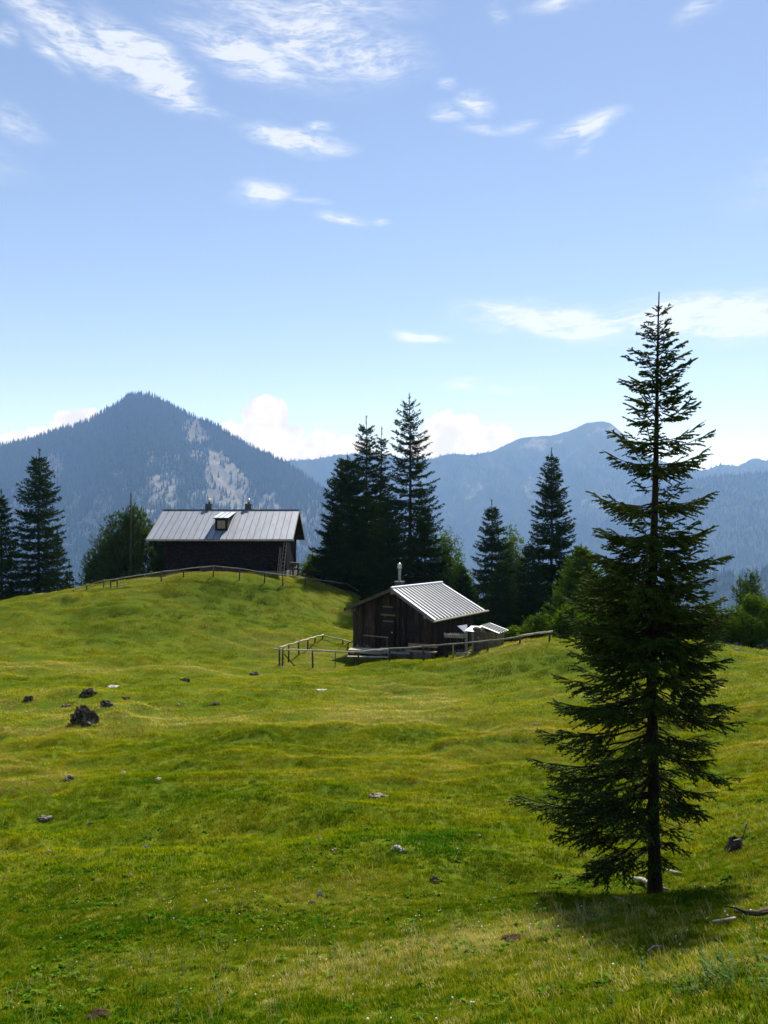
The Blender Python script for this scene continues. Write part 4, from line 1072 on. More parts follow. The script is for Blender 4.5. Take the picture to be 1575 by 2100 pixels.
def fence_post(parent, top, r, seed, over=.06, mat=None):
    rng = random.Random(seed); o = np.array(parent.location); x, y = top[0], top[1]
    g = gz(x, y); t = np.array([top[0] + rng.uniform(-.02, .02), top[1], top[2] + over]); lx, ly = rng.uniform(-.05, .05), rng.uniform(-.04, .04)
    MB().tube([np.array([x + lx, y + ly, min(g, top[2] - .2) - .25]) - o, (t + np.array([x + lx, y + ly, g])) / 2 - o, t - o], [r * 1.05, r, r * .85], 7, jit=.08, rng=rng).build('post', mat or M['post'], parent, True)

def upper_fence():
    rail = [(150, 1210, 54.6), (178, 1201, 54.8), (213, 1190, 55.0), (240, 1187, 55.2), (330, 1173, 55.8), (376, 1167, 56.0), (437, 1161, 56.2), (491, 1166, 56.4), (543, 1174, 56.6), (580, 1179, 56.9), (626, 1185, 58.6), (669, 1191, 60.6), (711, 1197, 63.5), (738, 1213, 64.5), (775, 1232, 65)]
    P = [at(*r) for r in rail]
    b_ = P[6].copy(); b_[2] = gz(b_[0], b_[1])
    rt = empty('hilltop_fence', b_, 0, 'long single-rail wooden fence along the hilltop before the grey-roofed house', 'fence')
    rail_path(rt, P, .036, M['wood_grey'], seed=4)
    for i, p in enumerate(P):
        fence_post(rt, p + np.array([0, .06, 0]), .045, 40 + i, over=.02)
    a = (P[3] + P[2]) / 2; fence_post(rt, a + np.array([0, .06, 0]), .05, 71, .02)
    q0 = at(214, 1205, 55.1); q1 = at(258, 1198, 55.3)
    rail_path(rt, [q0, q1], .035, M['wood_grey'], name='lower_rail', seed=9)
upper_fence()

def hut_fence():
    # front rail from the corner past the hut to the pale rail on the rise
    C0 = at(578, 1331, 42.6); b_ = C0.copy(); b_[2] = gz(*C0[:2])
    rt = empty('hut_fence', b_, 0, 'grey pole fence running in front of the small dark hut', 'fence')
    P = [at(565, 1331, 42.8), at(640, 1334, 42.6), at(722, 1337, 42.2), at(800, 1330, 41.6), at(868, 1326, 41.2), at(930, 1321, 40.8), at(1000, 1314, 40.3), at(1068, 1306, 39.8)]
    rail_path(rt, P[:4], .043, M['wood_pale'], seed=2); rail_path(rt, P[3:], .043, M['wood_grey'], seed=3)
    pale = [at(1066, 1304, 39.75), at(1098, 1299, 39.6), at(1130, 1295, 39.4)]
    rail_path(rt, pale, .05, M['wood_pale'], seed=6)
    for i, (px, py, d) in enumerate([(573, 1331, 42.75), (580, 1332, 42.7), (641, 1334, 42.6), (687, 1336, 42.4), (734, 1337, 42.2), (799, 1331, 41.65), (868, 1327, 41.25), (930, 1322, 40.85), (1000, 1315, 40.35), (1067, 1307, 39.8), (1128, 1296, 39.4)]):
        fence_post(rt, at(px, py, d) + np.array([0, .075, 0]), .05 if i not in (3,) else .022, 100 + i, mat=M['wood_tan'] if i == 7 else None)
    q = at(604, 1361, 42.9); q[2] = gz(q[0], q[1]) + .02; t = at(583, 1341, 42.75)
    MB().tube([q - b_, t - b_], .035, 6).build('brace', M['post'], rt)
    # side pen rail climbing the slope behind the corner and turning to the hut
    C1 = at(574, 1329, 42.9); b2 = C1.copy(); b2[2] = gz(*C1[:2])
    r2 = empty('pen_fence', b2, 0, 'pale pole fence climbing the slope left of the small hut', 'fence')
    Q = [at(573, 1328, 43.0), at(592, 1322, 44.0), at(612, 1316, 45.2), at(631, 1310.5, 46.4), at(646, 1306, 47.6), at(662, 1302, 48.8)]
    rail_path(r2, Q, .045, M['wood_pale'], seed=12)
    Q2 = [at(663, 1303.5, 48.8), at(703, 1312, 48.3), at(726, 1317, 47.8)]
    rail_path(r2, Q2, .04, M['wood_pale'], seed=13)
    for i, q in enumerate(Q[1:] + Q2[1:2]): fence_post(r2, q + np.array([0, .07, 0]), .045, 130 + i, over=.0)
hut_fence()

# ------------------------------------------------------------------ small hut
TH = R(33); gdir = np.array([math.cos(TH), -math.sin(TH), 0]); rdir = np.array([math.sin(TH), math.cos(TH), 0])
HP = at(706, 0, 47.0); HP[2] = -7.45
def hut_world(x, y, z):
    return HP + gdir * x + rdir * y + np.array([0, 0, z])

def small_hut():
    rng = random.Random(15)
    W = 6.28; LN = 6.35
    zl, zr_, za = at(0, 1248, 47)[2] - HP[2], at(0, 1271, 43.58)[2] - HP[2], at(0, 1206.5, 45.13)[2] - HP[2]
    ax = 3.42
    rt = empty('small_hut', HP, -TH, 'small dark board hut with bright ribbed metal roof and tall flue', 'hut')
    x0, x1, y0, y1 = .25, W - .45, .60, LN - .45
    def rz(x, off=0.0):
        return (zl + (za - zl) * x / ax if x <= ax else za + (zr_ - za) * (x - ax) / (W - ax)) - off
    fz = .66                                                           # floor level above ground at left
    c = MB()
    fr = [(x0 + .04, fz), (x1 - .04, fz - .05), (x1 - .04, rz(x1) - .16), (ax, za - .18), (x0 + .04, rz(x0) - .16)]
    n = len(fr); c.v += [(x, y0 + .04, z) for x, z in fr] + [(x, y1 - .04, z) for x, z in fr]
    c.f += [tuple(range(n)), tuple(range(2 * n - 1, n - 1, -1))] + [(i + n, (i + 1) % n + n, (i + 1) % n, i) for i in range(n)]
    c.build('wall_core', M['wood_black'], rt)
    # upright boards, each its own piece
    x = x0; k = 0
    while x < x1 - .05:
        w = rng.uniform(.17, .26); xb = min(x + w, x1)
        zb = fz - .10 + rng.uniform(-.05, .03)
        pr = rng.uniform(.012, .04)
        MB().hexa([(x + .006, y0 - pr, zb), (xb - .006, y0 - pr, zb), (xb - .006, y0 + .035, zb), (x + .006, y0 + .035, zb),
                   (x + .006, y0 - pr, rz(x, .15)), (xb - .006, y0 - pr, rz(xb, .15)), (xb - .006, y0 + .035, rz(xb, .15)), (x + .006, y0 + .035, rz(x, .15))]).build('wall_board', M['wood_dark'], rt)
        x = xb; k += 1
    y = y0
    while y < y1 - .05:
        w = rng.uniform(.18, .28); yb = min(y + w, y1); pr = rng.uniform(.012, .04)
        MB().box(x1 - .035, y + .006, -.05 + rng.uniform(-.05, .05), x1 + pr, yb - .006, rz(x1, .15)).build('wall_board', M['wood_dark'], rt)
        y = yb
    y = y0
    while y < y1 - .05:
        w = rng.uniform(.3, .45); yb = min(y + w, y1); pr = rng.uniform(.012, .04)
        MB().box(x0 - pr, y + .006, fz - .1, x0 + .035, yb - .006, rz(x0, .15)).build('wall_board', M['wood_dark'], rt)
        y = yb
    MB().box(x0 - .02, y0 - .02, -.6, x1 - .02, y1, fz + .02).build('foundation', M['masonry'], rt)
    # roof
    rf = empty('roof', (0, 0, 0)); rf.parent = rt
    LR, LE = LN - .15, LN + .35
    A0, A1 = (ax, 0, za), (ax, LR, za); L0, L1 = (0, 0, zl), (0, LE, zl); R0, R1 = (W, 0, zr_), (W, LE, zr_)
    for q in ((R0, R1, A1, A0), (L1, L0, A0, A1)):
        pts, nn = slab(*q, .09); MB().hexa([tuple(Vector(p) - nn * .022) for p in pts]).build('sheathing', M['wood_black'], rf)
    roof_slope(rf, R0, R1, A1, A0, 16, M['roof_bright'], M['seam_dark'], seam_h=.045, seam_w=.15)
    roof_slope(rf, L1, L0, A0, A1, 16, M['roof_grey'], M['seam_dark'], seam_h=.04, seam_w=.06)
    MB().tube([(ax, -.02, za + .03), (ax, LR + .02, za + .03)], .07, 8).build('ridge_cap', M['roof_bright'], rf)
    MB().tube([(W + .06, -.08, zr_ - .09), (W + .06, LE + .35, zr_ - .07)], .06, 8).build('gutter', M['wood_pale'], rf)
    for q0, q1 in ((L0, A0), (A0, R0)):
        MB().hexa([(q0[0], -.05, q0[2] - .18), (q1[0], -.05, q1[2] - .18), (q1[0], -.008, q1[2] - .18), (q0[0], -.008, q0[2] - .18),
                   (q0[0], -.05, q0[2] + .03), (q1[0], -.05, q1[2] + .03), (q1[0], -.008, q1[2] + .03), (q0[0], -.008, q0[2] + .03)]).build('verge_board', M['verge'] if q0 is A0 else M['post'], rf)
    for x, z, r in ((ax, za - .28, .10), (W - .62, rz(W - .62) - .26, .10), (.42, rz(.42) - .26, .09)):
        MB().tube([(x, .02, z), (x, y0 + .3, z)], r, 9).build('purlin', M['wood_tan'], rt)
    # flue
    px_, py_ = 2.9, 1.75; zt = rz(px_)
    ch = MB().box(px_ - .19, py_ - .19, zt - .2, px_ + .19, py_ + .19, zt + .46).build('chimney', M['chimney'], rt)
    MB().box(px_ - .24, py_ - .24, zt + .462, px_ + .24, py_ + .24, zt + .52).build('coping', M['verge'], ch)
    MB().tube([(px_, py_, zt + .52), (px_, py_, zt + 1.30)], .085, 10).build('flue_pipe', M['pipe'], ch, True)
    MB().tube([(px_, py_, zt + 1.30), (px_, py_, zt + 1.33), (px_, py_, zt + 1.50), (px_, py_, zt + 1.52), (px_, py_, zt + 1.64)], [.13, .145, .12, .15, .02], 12).build('cowl', M['steel'], ch, True)
    # door with upper hatch and shutters; small shuttered window
    d0, d1 = 2.45, 3.25
    for (nm, xa, xb, za_, zb_, pr, mt) in (('door_leaf', d0, d1, fz + .02, fz + 1.78, .065, 'wood_black'), ('door_post', d0 - .10, d0, fz, fz + 1.9, .085, 'wood_dark'), ('door_post', d1, d1 + .10, fz, fz + 1.9, .085, 'wood_dark'),
                                 ('lintel', d0 - .10, d1 + .10, fz + 1.90, fz + 1.99, .09, 'wood_tan'), ('hatch', d0 + .05, d1 - .12, fz + 2.02, fz + 2.38, .07, 'wood_black'), ('hatch_ledge', d0, d1 - .08, fz + 2.40, fz + 2.46, .085, 'wood_tan'),
                                 ('door_ledge', d0 + .04, d1 - .04, fz + 1.55, fz + 1.60, .085, 'wood_tan'), ('door_ledge', d0 + .04, d1 - .04, fz + .40, fz + .45, .085, 'wood_dark'), ('threshold', d0 - .1, d1 + .1, fz - .05, fz - .002, .20, 'wood_grey')):
        p_ = MB().box(xa + .003, y0 - pr, za_, xb - .003, y0 + .02, zb_).build(nm, M[mt], rt)
        if nm == 'door_leaf': leaf = p_
    MB().tube([(d1 - .12, y0 - .10, fz + .92), (d1 - .12, y0 - .065, fz + .92)], .035, 10).build('door_knob', M['steel'], leaf)
    w0, w1 = 4.25, 4.95
    MB().box(w0, y0 - .055, fz + .80, w1, y0 + .02, fz + 1.55).build('window_shutter', M['wood_black'], rt)
    for xa, xb, za_, zb_ in ((w0 - .06, w0 - .002, fz + .74, fz + 1.62), (w1 + .002, w1 + .06, fz + .74, fz + 1.62), (w0 - .06, w1 + .06, fz + 1.622, fz + 1.68), (w0 - .08, w1 + .08, fz + .68, fz + .737)):
        MB().box(xa, y0 - .075, za_, xb, y0 + .01, zb_).build('window_frame', M['wood_dark'], rt)
    for zq in (1.0, 1.32):
        MB().box(w0 + .04, y0 - .07, fz + zq, w1 - .04, y0 - .056, fz + zq + .05).build('shutter_ledge', M['wood_dark'], rt)
    # deck and handrail before the door
    for k in range(4):
        MB().box(.45 + rng.uniform(0, .1), y0 - .92 + k * .215, fz - .18, 3.5, y0 - .72 + k * .215, fz - .13).build('deck_board', M['wood_grey'], rt)
    MB().box(.4, y0 - .95, fz - .34, 3.52, y0 - .925, fz - .13).build('deck_skirt', M['wood_red'], rt)
    for x in (.55, 1.9, 3.4):
        MB().box(x - .05, y0 - .9, -.4, x + .05, y0 - .8, fz - .182).build('deck_post', M['post'], rt)
    for x, h in ((.55, .25), (1.75, .85), (3.35, .85)):
        MB().box(x - .04, y0 - .99, fz - .3, x + .04, y0 - .956, fz + h - .1).build('handrail_post', M['post'], rt)
    MB().tube([(1.70, y0 - .98, fz + .76), (3.45, y0 - .98, fz + .74)], .035, 6).build('handrail', M['wood_red'], rt)
    MB().tube([(.40, y0 - .98, fz + .10), (1.75, y0 - .98, fz + .74)], .028, 6).build('handrail', M['post'], rt)
    return rt
hut = small_hut()

# ------------------------------------------------------------------ things round the hut
def local_thing(name, x, y, rz_, label, cat, z=None, group=None):
    w = hut_world(x, y, 0); w[2] = gz(w[0], w[1]) if z is None else z
    return empty(name, w, rz_, label, cat, group)

def picnic_bench(px, py, d, rot, label, length, back=True, heights=(.45,), mat='wood_pale'):
    p_ = at(px, py, d); g = gz(p_[0], p_[1])
    rt = empty('bench', (p_[0], p_[1], g), rot, label, 'bench')
    for k in range(2):
        MB().box(-length / 2, -.2 + k * .2, heights[0], length / 2, -.02 + k * .2, heights[0] + .045, .004).build('seat_board', M[mat], rt)
    for x in (-length * .38, length * .38):
        MB().box(x - .06, -.16, -.15, x + .06, .14, heights[0] - .002).build('leg', M['post'], rt)
        if back: MB().box(x - .035, .19, -.1, x + .035, .25, heights[0] + .42).build('back_post', M['post'], rt)
    if back: MB().box(-length / 2, .165, heights[0] + .24, length / 2, .188, heights[0] + .42).build('backrest', M[mat], rt)
    return rt

def table_set(px, py, d, rot):
    p_ = at(px, py, d); g = gz(p_[0], p_[1])
    rt = empty('picnic_table', (p_[0], p_[1], g), rot, 'grey wooden picnic table left of the small hut behind the fence', 'table')
    L = 2.3
    for k in range(4):
        MB().box(-L / 2, -.36 + k * .185, .72, L / 2, -.19 + k * .185, .765, .004).build('table_board', M['wood_pale'], rt)
    for s_ in (-1, 1):
        for k in range(1):
            MB().box(-L / 2, s_ * .68 - .12, .42, L / 2, s_ * .68 + .12, .465, .004).build('bench_board', M['wood_pale'], rt)
    for x in (-L * .34, L * .34):
        MB().box(x - .05, -.76, .34, x + .05, .76, .418).build('bench_bearer', M['post'], rt)
        for s_ in (-1, 1):
            MB().hexa([(x - .05, s_ * .72 - .05, -.2), (x + .05, s_ * .72 - .05, -.2), (x + .05, s_ * .72 + .05, -.2), (x - .05, s_ * .72 + .05, -.2), (x - .05, s_ * .3 - .05, .718), (x + .05, s_ * .3 - .05, .718), (x + .05, s_ * .3 + .05, .718), (x - .05, s_ * .3 + .05, .718)]).build('leg', M['post'], rt)
table_set(757, 1350, 43.6, R(-6))
picnic_bench(865, 1341, 42.7, R(-20), 'bench with reddish plank back against the front of the small hut', 1.7, True, (.42,), 'wood_red')
picnic_bench(812, 1349, 42.9, R(-14), 'low grey bench between the picnic table and the reddish bench', 1.6, False, (.38,), 'wood_grey')

def wood_shelf():
    p_ = at(934, 1325, 42.2); g = gz(p_[0], p_[1])
    rt = empty('flower_stand', (p_[0], p_[1], g), R(-20), 'dark stand with a box of grey weathered roots before the hut corner', 'stand')
    h = at(0, 1309, 42.2)[2] - g
    for x in (-.5, .5):
        for y in (-.15, .15): MB().box(x - .04, y - .04, -.2, x + .04, y + .04, h).build('leg', M['wood_black'], rt)
    MB().box(-.62, -.24, h + .002, .62, .24, h + .05).build('shelf', M['wood_black'], rt)
    MB().box(-.55, -.22, h + .05, .45, -.19, h + .22).build('box_front', M['wood_grey'], rt)
    MB().box(-.55, .19, h + .05, .45, .22, h + .22).build('box_back', M['wood_grey'], rt)
    r = random.Random(8)
    for k in range(14):
        x = -.62 + k * .09; pts = [(x, r.uniform(-.15, .1), h + .16)]
        for q in range(3): pts.append((pts[-1][0] + r.uniform(-.05, .09), pts[-1][1] + r.uniform(-.06, .06), pts[-1][2] + r.uniform(-.01, .07)))
        MB().tube(pts, [.045, .05, .035, .02], 6, jit=.2, rng=r).build('root_piece', M['dead_wood'], rt)
wood_shelf()

def trough():
    p_ = at(935, 1347, 41.5); g = gz(p_[0], p_[1])
    rt = empty('log_trough', (p_[0], p_[1], g), R(-8), 'hollowed pale log water trough behind the fence near the shed', 'trough')
    n = 16; L = 1.9; V = []; Qf = []
    ro, ri = .30, .22
    secs = [0, .08, .5, 1.0, 1.5, L]
    for s_ in secs:
        for k in range(n + 1):
            a = math.pi * (1.0 + k / n) - .0
            V.append((s_, ro * math.cos(a) * 1.0, ro + ro * math.sin(a) * 1.0))
        for k in range(n, -1, -1):
            a = math.pi * (1.0 + k / n)
            V.append((s_, ri * math.cos(a), ro + ri * math.sin(a)))
    m_ = 2 * (n + 1)
    for i in range(len(secs) - 1):
        for k in range(m_):
            Qf.append((i * m_ + k, i * m_ + (k + 1) % m_, (i + 1) * m_ + (k + 1) % m_, (i + 1) * m_ + k))
    link('trough_shell', np_mesh('trough_shell', V, Qf, True), M['dead_wood'], rt)
    for s_ in (.03, L - .06):
        cyl = MB().tube([(s_, 0, ro - .05), (s_ + .05, 0, ro - .05)], .225, 14); cyl.build('end_board', M['wood_black'], rt)
    MB().box(.1, -.19, .30, L - .1, .19, .31).build('water', M['wire'], rt)
    for s_ in (.35, 1.5): MB().box(s_ - .1, -.22, -.3, s_ + .1, .22, .03).build('cradle', M['post'], rt)
trough()

def fountain_post():
    p_ = at(979, 1340, 41.3); g = gz(p_[0], p_[1]); r = random.Random(4)
    rt = empty('fountain_post', (p_[0], p_[1], g), 0, 'thick carved tree-stump post beside the log trough', 'post')
    h = at(0, 1286, 41.3)[2] - g
    MB().tube([(0, 0, -.3), (0, 0, .15), (-.02, 0, h * .45), (-.05, 0, h * .75), (.0, 0, h * .92), (.02, 0, h)], [.36, .30, .26, .30, .28, .16], 12, jit=.10, rng=r).build('stump', M['post'], rt, True)
    MB().tube([(0, -.2, h * .62), (0, -.55, h * .60)], .035, 8).build('spout', M['wood_grey'], rt)
    MB().tube([(.16, -.18, h * .86), (.30, -.24, h * .98), (.34, -.24, h * .80)], [.06, .05, .04], 7).build('knot', M['wood_grey'], rt)
fountain_post()

def small_shed():
    d = 42.6; p_ = at(968, 1330, d); g = gz(p_[0], p_[1])
    rt = empty('small_shed', (p_[0], p_[1], g), R(-28), 'little tan board shed with ribbed metal roof right of the hut', 'shed')
    h = at(0, 1292, d)[2] - g; w, l = 1.45, 1.1
    rr = random.Random(9)
    MB().box(.03, .03, -.3, w - .03, l - .03, h).build('shed_core', M['wood_black'], rt)
    x = 0
    while x < w - .03:
        xb = min(w, x + rr.uniform(.11, .17)); MB().box(x + .004, -.02 - rr.uniform(0, .02), -.2, xb - .004, .028, h - .02).build('wall_board', M['wood_tan'], rt); x = xb
    y = 0
    while y < l - .03:
        yb = min(l, y + rr.uniform(.11, .17)); MB().box(w - .028, y + .004, -.2, w + .02 + rr.uniform(0, .02), yb - .004, h - .02).build('wall_board', M['wood_tan'], rt); y = yb
    rf = empty('roof', (0, 0, 0)); rf.parent = rt
    e0, e1, a0, a1 = (w + .22, -.30, h - .05), (w + .22, l + .25, h - .05), (w * .40, -.30, h + .30), (w * .40, l + .25, h + .30)
    l0, l1 = (-.25, -.30, h - .02), (-.25, l + .25, h - .02)
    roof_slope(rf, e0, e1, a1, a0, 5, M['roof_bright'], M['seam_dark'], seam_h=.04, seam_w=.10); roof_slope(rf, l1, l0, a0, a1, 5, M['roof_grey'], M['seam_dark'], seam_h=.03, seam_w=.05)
    for k in (0,):
        MB().hexa([(-.2, -.28, h - .07), (w * .4, -.28, h + .22), (w * .4, -.25, h + .22), (-.2, -.25, h - .07), (-.2, -.28, h - .02), (w * .4, -.28, h + .27), (w * .4, -.25, h + .27), (-.2, -.25, h - .02)]).build('verge_board', M['post'], rf)
    return rt
small_shed()

def leaning_sheet(name, pts_px, d0, d1, label, mat):
    (a, b_, c, e) = [at(px, py, d) for (px, py), d in zip(pts_px, (d0, d0, d1, d1))]
    base = (a + b_) / 2
    n = np.cross(b_ - a, e - a); n = n / np.linalg.norm(n) * .02
    rt = empty(name, base, 0, label, 'metal sheet')
    MB().hexa([a - n - base, b_ - n - base, c - n - base, e - n - base, a + n - base, b_ + n - base, c + n - base, e + n - base]).build('sheet', mat, rt)
    for p_ in (a + (b_ - a) * .2, a + (b_ - a) * .8):
        g = gz(p_[0], p_[1] + .05)
        MB().tube([(p_ - base) + np.array([0, .04, -.03]), np.array([p_[0] - base[0], p_[1] - base[1] + .05, g - base[2] - .1])], .045, 6).build('support_pole', M['wood_grey'], rt)
leaning_sheet('metal_sheet', [(953, 1297), (959, 1295), (958, 1281), (938, 1284)], 41.9, 42.3, 'bright tilted metal sheet between hut corner and little shed', M['steel'])
leaning_sheet('metal_sheet', [(953, 1294), (974, 1296), (989, 1285), (966, 1284)], 41.0, 41.6, 'dull grey tilted metal sheet over the carved post', M['roof_grey'])

# ================================================================== ROCKS, STONES, DEAD WOOD
def rock_mesh(name, seed, sx, sy, sz, sub=4, rough=.35, jag=1.0):
    import bmesh
    bm = bmesh.new(); bmesh.ops.create_icosphere(bm, subdivisions=sub, radius=1.0)
    V = np.array([v.co for v in bm.verts])
    n = fbm(V[:, 0] * 1.3 + seed * 3.1 + V[:, 2] * .7, V[:, 1] * 1.3 + V[:, 2] * 1.1 - seed, 4, seed)
    n2 = np.abs(fbm(V[:, 0] * 3.3 + seed, V[:, 2] * 3.9 + V[:, 1] * 3.1, 3, seed + 5) - .5) * 2
    r = 1 + rough * (n - .5) * 2.0 - rough * .9 * jag * (1 - n2) ** 4 + rough * .35 * (np.floor(n * 9) / 9 - n) * 4
    V = V * r[:, None] * [sx, sy, sz]
    for v, c in zip(bm.verts, V): v.co = c
    me = bpy.data.meshes.new(name); bm.to_mesh(me); bm.free()
    return me

ROCKS = []
def rock(px, py, w_px, h_px, label, seed, mat='dark_rock', cat='rock', name='rock', sub=4, rough=.35, sink=.3, tilt=0.0):
    p_ = on_ground(px, py); s = p_[1] / F
    sx, sz = w_px * s * .44, h_px * s * .75
    o = link(name, rock_mesh(name, seed, sx, sx * .75, sz, sub, rough), M[mat])
    o.location = (p_[0], p_[1] + sx * .3, p_[2] + sz * .02); o.rotation_euler = (0, R(tilt), 0)
    ROCKS.append((p_[0], p_[1] + sx * .3, sx))
    return tag(o, label, cat)

rock(170, 1484, 66, 42, 'largest craggy dark rock low in the meadow at left', 1, sub=5, rough=.42, tilt=8)
rock(181, 1428, 42, 18, 'flat dark rock just above the largest rock', 2, rough=.45)
rock(216, 1449, 32, 16, 'small dark rock touching the right of the largest rock', 3)
rock(134, 1453, 28, 12, 'grassy flat rock at the left of the largest rock', 4, mat='stone')
rock(56, 1438, 24, 14, 'lone dark rock near the left edge', 5)
rock(379, 1398, 24, 9, 'low dark rock right of the rock cluster on the slope', 6)
rock(521, 1387, 28, 12, 'grey speckled rock below the fence corner', 7, mat='stone')
rock(231, 1411, 34, 5, 'thin pale flat stone above the rock cluster', 8, mat='white_stone', name='stone', cat='stone')
rock(258, 1434, 26, 6, 'thin brown flat rock right of the rock cluster', 9)
rock(440, 1447, 32, 6, 'thin dark rock ledge in the middle of the slope', 10)
rock(660, 1418, 34, 5, 'thin pale flat stone below the picnic table', 11, mat='white_stone', name='stone', cat='stone')
rock(140, 1604, 28, 13, 'grey rock on the left meadow below the rock cluster', 12, mat='stone')
rock(92, 1684, 36, 11, 'broken grey rock half in grass at lower left', 13, mat='stone')
rock(184, 1694, 20, 10, 'small grey rock right of the broken rock', 14, mat='stone')
rock(100, 1750, 13, 10, 'bright white stone alone on the lower left meadow', 15, mat='white_stone', name='stone', cat='stone')
rock(252, 1588, 14, 8, 'small pale stone on the left meadow', 16, mat='white_stone', name='stone', cat='stone')
rock(266, 1797, 9, 7, 'tiny white stone below the bright white stone', 17, mat='white_stone', name='stone', cat='stone')
rock(778, 1638, 52, 12, 'long low grey rock ledge in the middle meadow', 18, mat='stone')
rock(812, 1744, 26, 13, 'pale grey rock, left half of the pale pair', 19, mat='white_stone', rough=.5)
rock(826, 1748, 20, 9, 'pale slab, right half of the pale pair', 20, mat='white_stone', rough=.5)
rock(890, 1812, 26, 14, 'dull brown rock left of the nearest spruce', 21, mat='stone')
rock(982, 1718, 12, 6, 'small white stone left of the nearest spruce', 22, mat='white_stone', name='stone', cat='stone')
rock(656, 1838, 14, 15, 'pale stone among low herbs in the centre foreground', 23, mat='white_stone', name='stone', cat='stone')
rock(640, 1856, 18, 11, 'grey stone just below the pale stone among herbs', 24, mat='stone', name='stone', cat='stone')
rock(1015, 1846, 12, 9, 'white stone at the edge of the dry grass, right of two', 25, mat='white_stone', name='stone', cat='stone')
rock(996, 1848, 9, 6, 'white stone at the edge of the dry grass, left of two', 26, mat='white_stone', name='stone', cat='stone')
rock(1062, 2006, 20, 10, 'elongated white stone in the grass at bottom right', 27, mat='white_stone', name='stone', cat='stone')
rock(1046, 2018, 9, 7, 'small white stone beside the elongated one at bottom right', 28, mat='white_stone', name='stone', cat='stone')
rock(1397, 1997, 15, 10, 'brown round stone in the shade at bottom right', 29, mat='stone', name='stone', cat='stone')
rock(1340, 1974, 24, 8, 'pale rubble stone in the shade below the nearest spruce', 30, mat='stone', name='stone', cat='stone')
rock(1410, 2018, 12, 6, 'flat pale stone below the brown round stone', 31, mat='stone', name='stone', cat='stone')
rock(1100, 1487, 12, 6, 'white stone by the left branch tips of the nearest spruce', 32, mat='white_stone', name='stone', cat='stone')
rock(1512, 1334, 12, 6, 'white stone on the crest at right', 33, mat='white_stone', name='stone', cat='stone')
rock(685, 1748, 20, 8, 'flat grey stone left of the pale pair', 34, mat='stone', name='stone', cat='stone')
rock(298, 1742, 22, 10, 'grey stone in tufts on the lower left meadow', 35, mat='stone', name='stone', cat='stone')
rock(325, 1600, 20, 5, 'tiny pale pebble row stone on the left meadow', 36, mat='white_stone', name='stone', cat='stone')
rock(495, 1572, 10, 5, 'small pale stone in the middle of the meadow', 37, mat='white_stone', name='stone', cat='stone')
rock(346, 1456, 8, 5, 'white pebble right of the rock cluster, left of three', 38, mat='white_stone', name='stone', cat='stone')
rock(366, 1448, 9, 5, 'white pebble right of the rock cluster, middle of three', 39, mat='white_stone', name='stone', cat='stone')
rock(382, 1452, 8, 5, 'white pebble right of the rock cluster, right of three', 40, mat='white_stone', name='stone', cat='stone')

def soil_patch(px, py, w_px, label, seed):
    p_ = on_ground(px, py); s = p_[1] / F; rx = w_px * s * .5; rng = np.random.default_rng(seed)
    n = 26; m_ = 9; V = []; T = []
    for i in range(m_):
        f = i / (m_ - 1)
        for k in range(n):
            a = 2 * math.pi * k / n; r = f * (1 + .25 * math.sin(3 * a + seed) + .12 * math.sin(7 * a))
            x = p_[0] + rx * r * math.cos(a); y = p_[1] + rx * 1.3 * r * math.sin(a)
            V.append((x, y, gz(x, y) + (.022 * (1 - f ** 2) + .006 + rng.uniform(0, .022)) * (1 if f < .95 else -.6)))
    for i in range(m_ - 1):
        for k in range(n): T.append((i * n + k, i * n + (k + 1) % n, (i + 1) * n + (k + 1) % n, (i + 1) * n + k))
    o = link('molehill', np_mesh('molehill', np.array(V) - p_, T, True), M['soil']); o.location = p_; tag(o, label, 'molehill')
SOIL = [(1050, 1928, 44), (200, 2088, 46)]
soil_patch(1050, 1928, 44, 'dark molehill of bare soil in the foreground centre', 1)
soil_patch(200, 2088, 46, 'flat brown patch of bare soil at the bottom left', 2)

def log_thing(name, pts_px, rad, label, mat='dead_wood', lift=.02, seed=1, side=(), cat='branch'):
    rng = random.Random(seed)
    P = []
    for px, py, up in pts_px:
        q = on_ground(px, py); q[2] += lift + up; P.append(q)
    b_ = P[0].copy(); rt = empty(name, b_, 0, label, cat)
    MB().tube([p_ - b_ for p_ in P], [r * rng.uniform(.9, 1.1) for r in rad], 8, jit=.14, rng=rng).build('stem', M[mat], rt, True)
    for (i, dx, dy, dz, r) in side:
        p_ = P[i] - b_
        MB().tube([p_, p_ + np.array([dx, dy, dz]) * .5 + np.array([0, 0, .01]), p_ + np.array([dx, dy, dz])], [r, r * .8, r * .3], 6, jit=.15, rng=rng).build('side_twig', M[mat], rt, True)
log_thing('dead_branch', [(1296, 1808, .03), (1318, 1816, .05), (1345, 1828, .04), (1372, 1832, .02)], [.02, .032, .026, .015], 'bleached dead branch lying at the foot of the nearest spruce', seed=1, side=((2, .1, -.05, .05, .010),))
log_thing('dead_branch', [(1368, 1791, .02), (1382, 1795, .025), (1398, 1798, .02)], [.016, .018, .010], 'short pale stick right of the nearest trunk', seed=2)
log_thing('dead_branch', [(1258, 1846, .02), (1274, 1851, .03), (1292, 1862, .02)], [.012, .012, .006], 'thin pale twig left of the trunk foot', seed=3)
log_thing('dead_branch', [(1462, 1903, .02), (1485, 1899, .025), (1508, 1894, .02)], [.013, .014, .010], 'short pale stick in the shade at right', seed=4)
log_thing('dead_branch', [(1508, 1881, .03), (1530, 1890, .05), (1556, 1891, .05), (1590, 1886, .06)], [.014, .022, .024, .026], 'mossy forked branch lying at the right edge', 'post', seed=5, side=((1, -.18, -.02, .06, .012), (2, .1, -.12, .05, .010)))
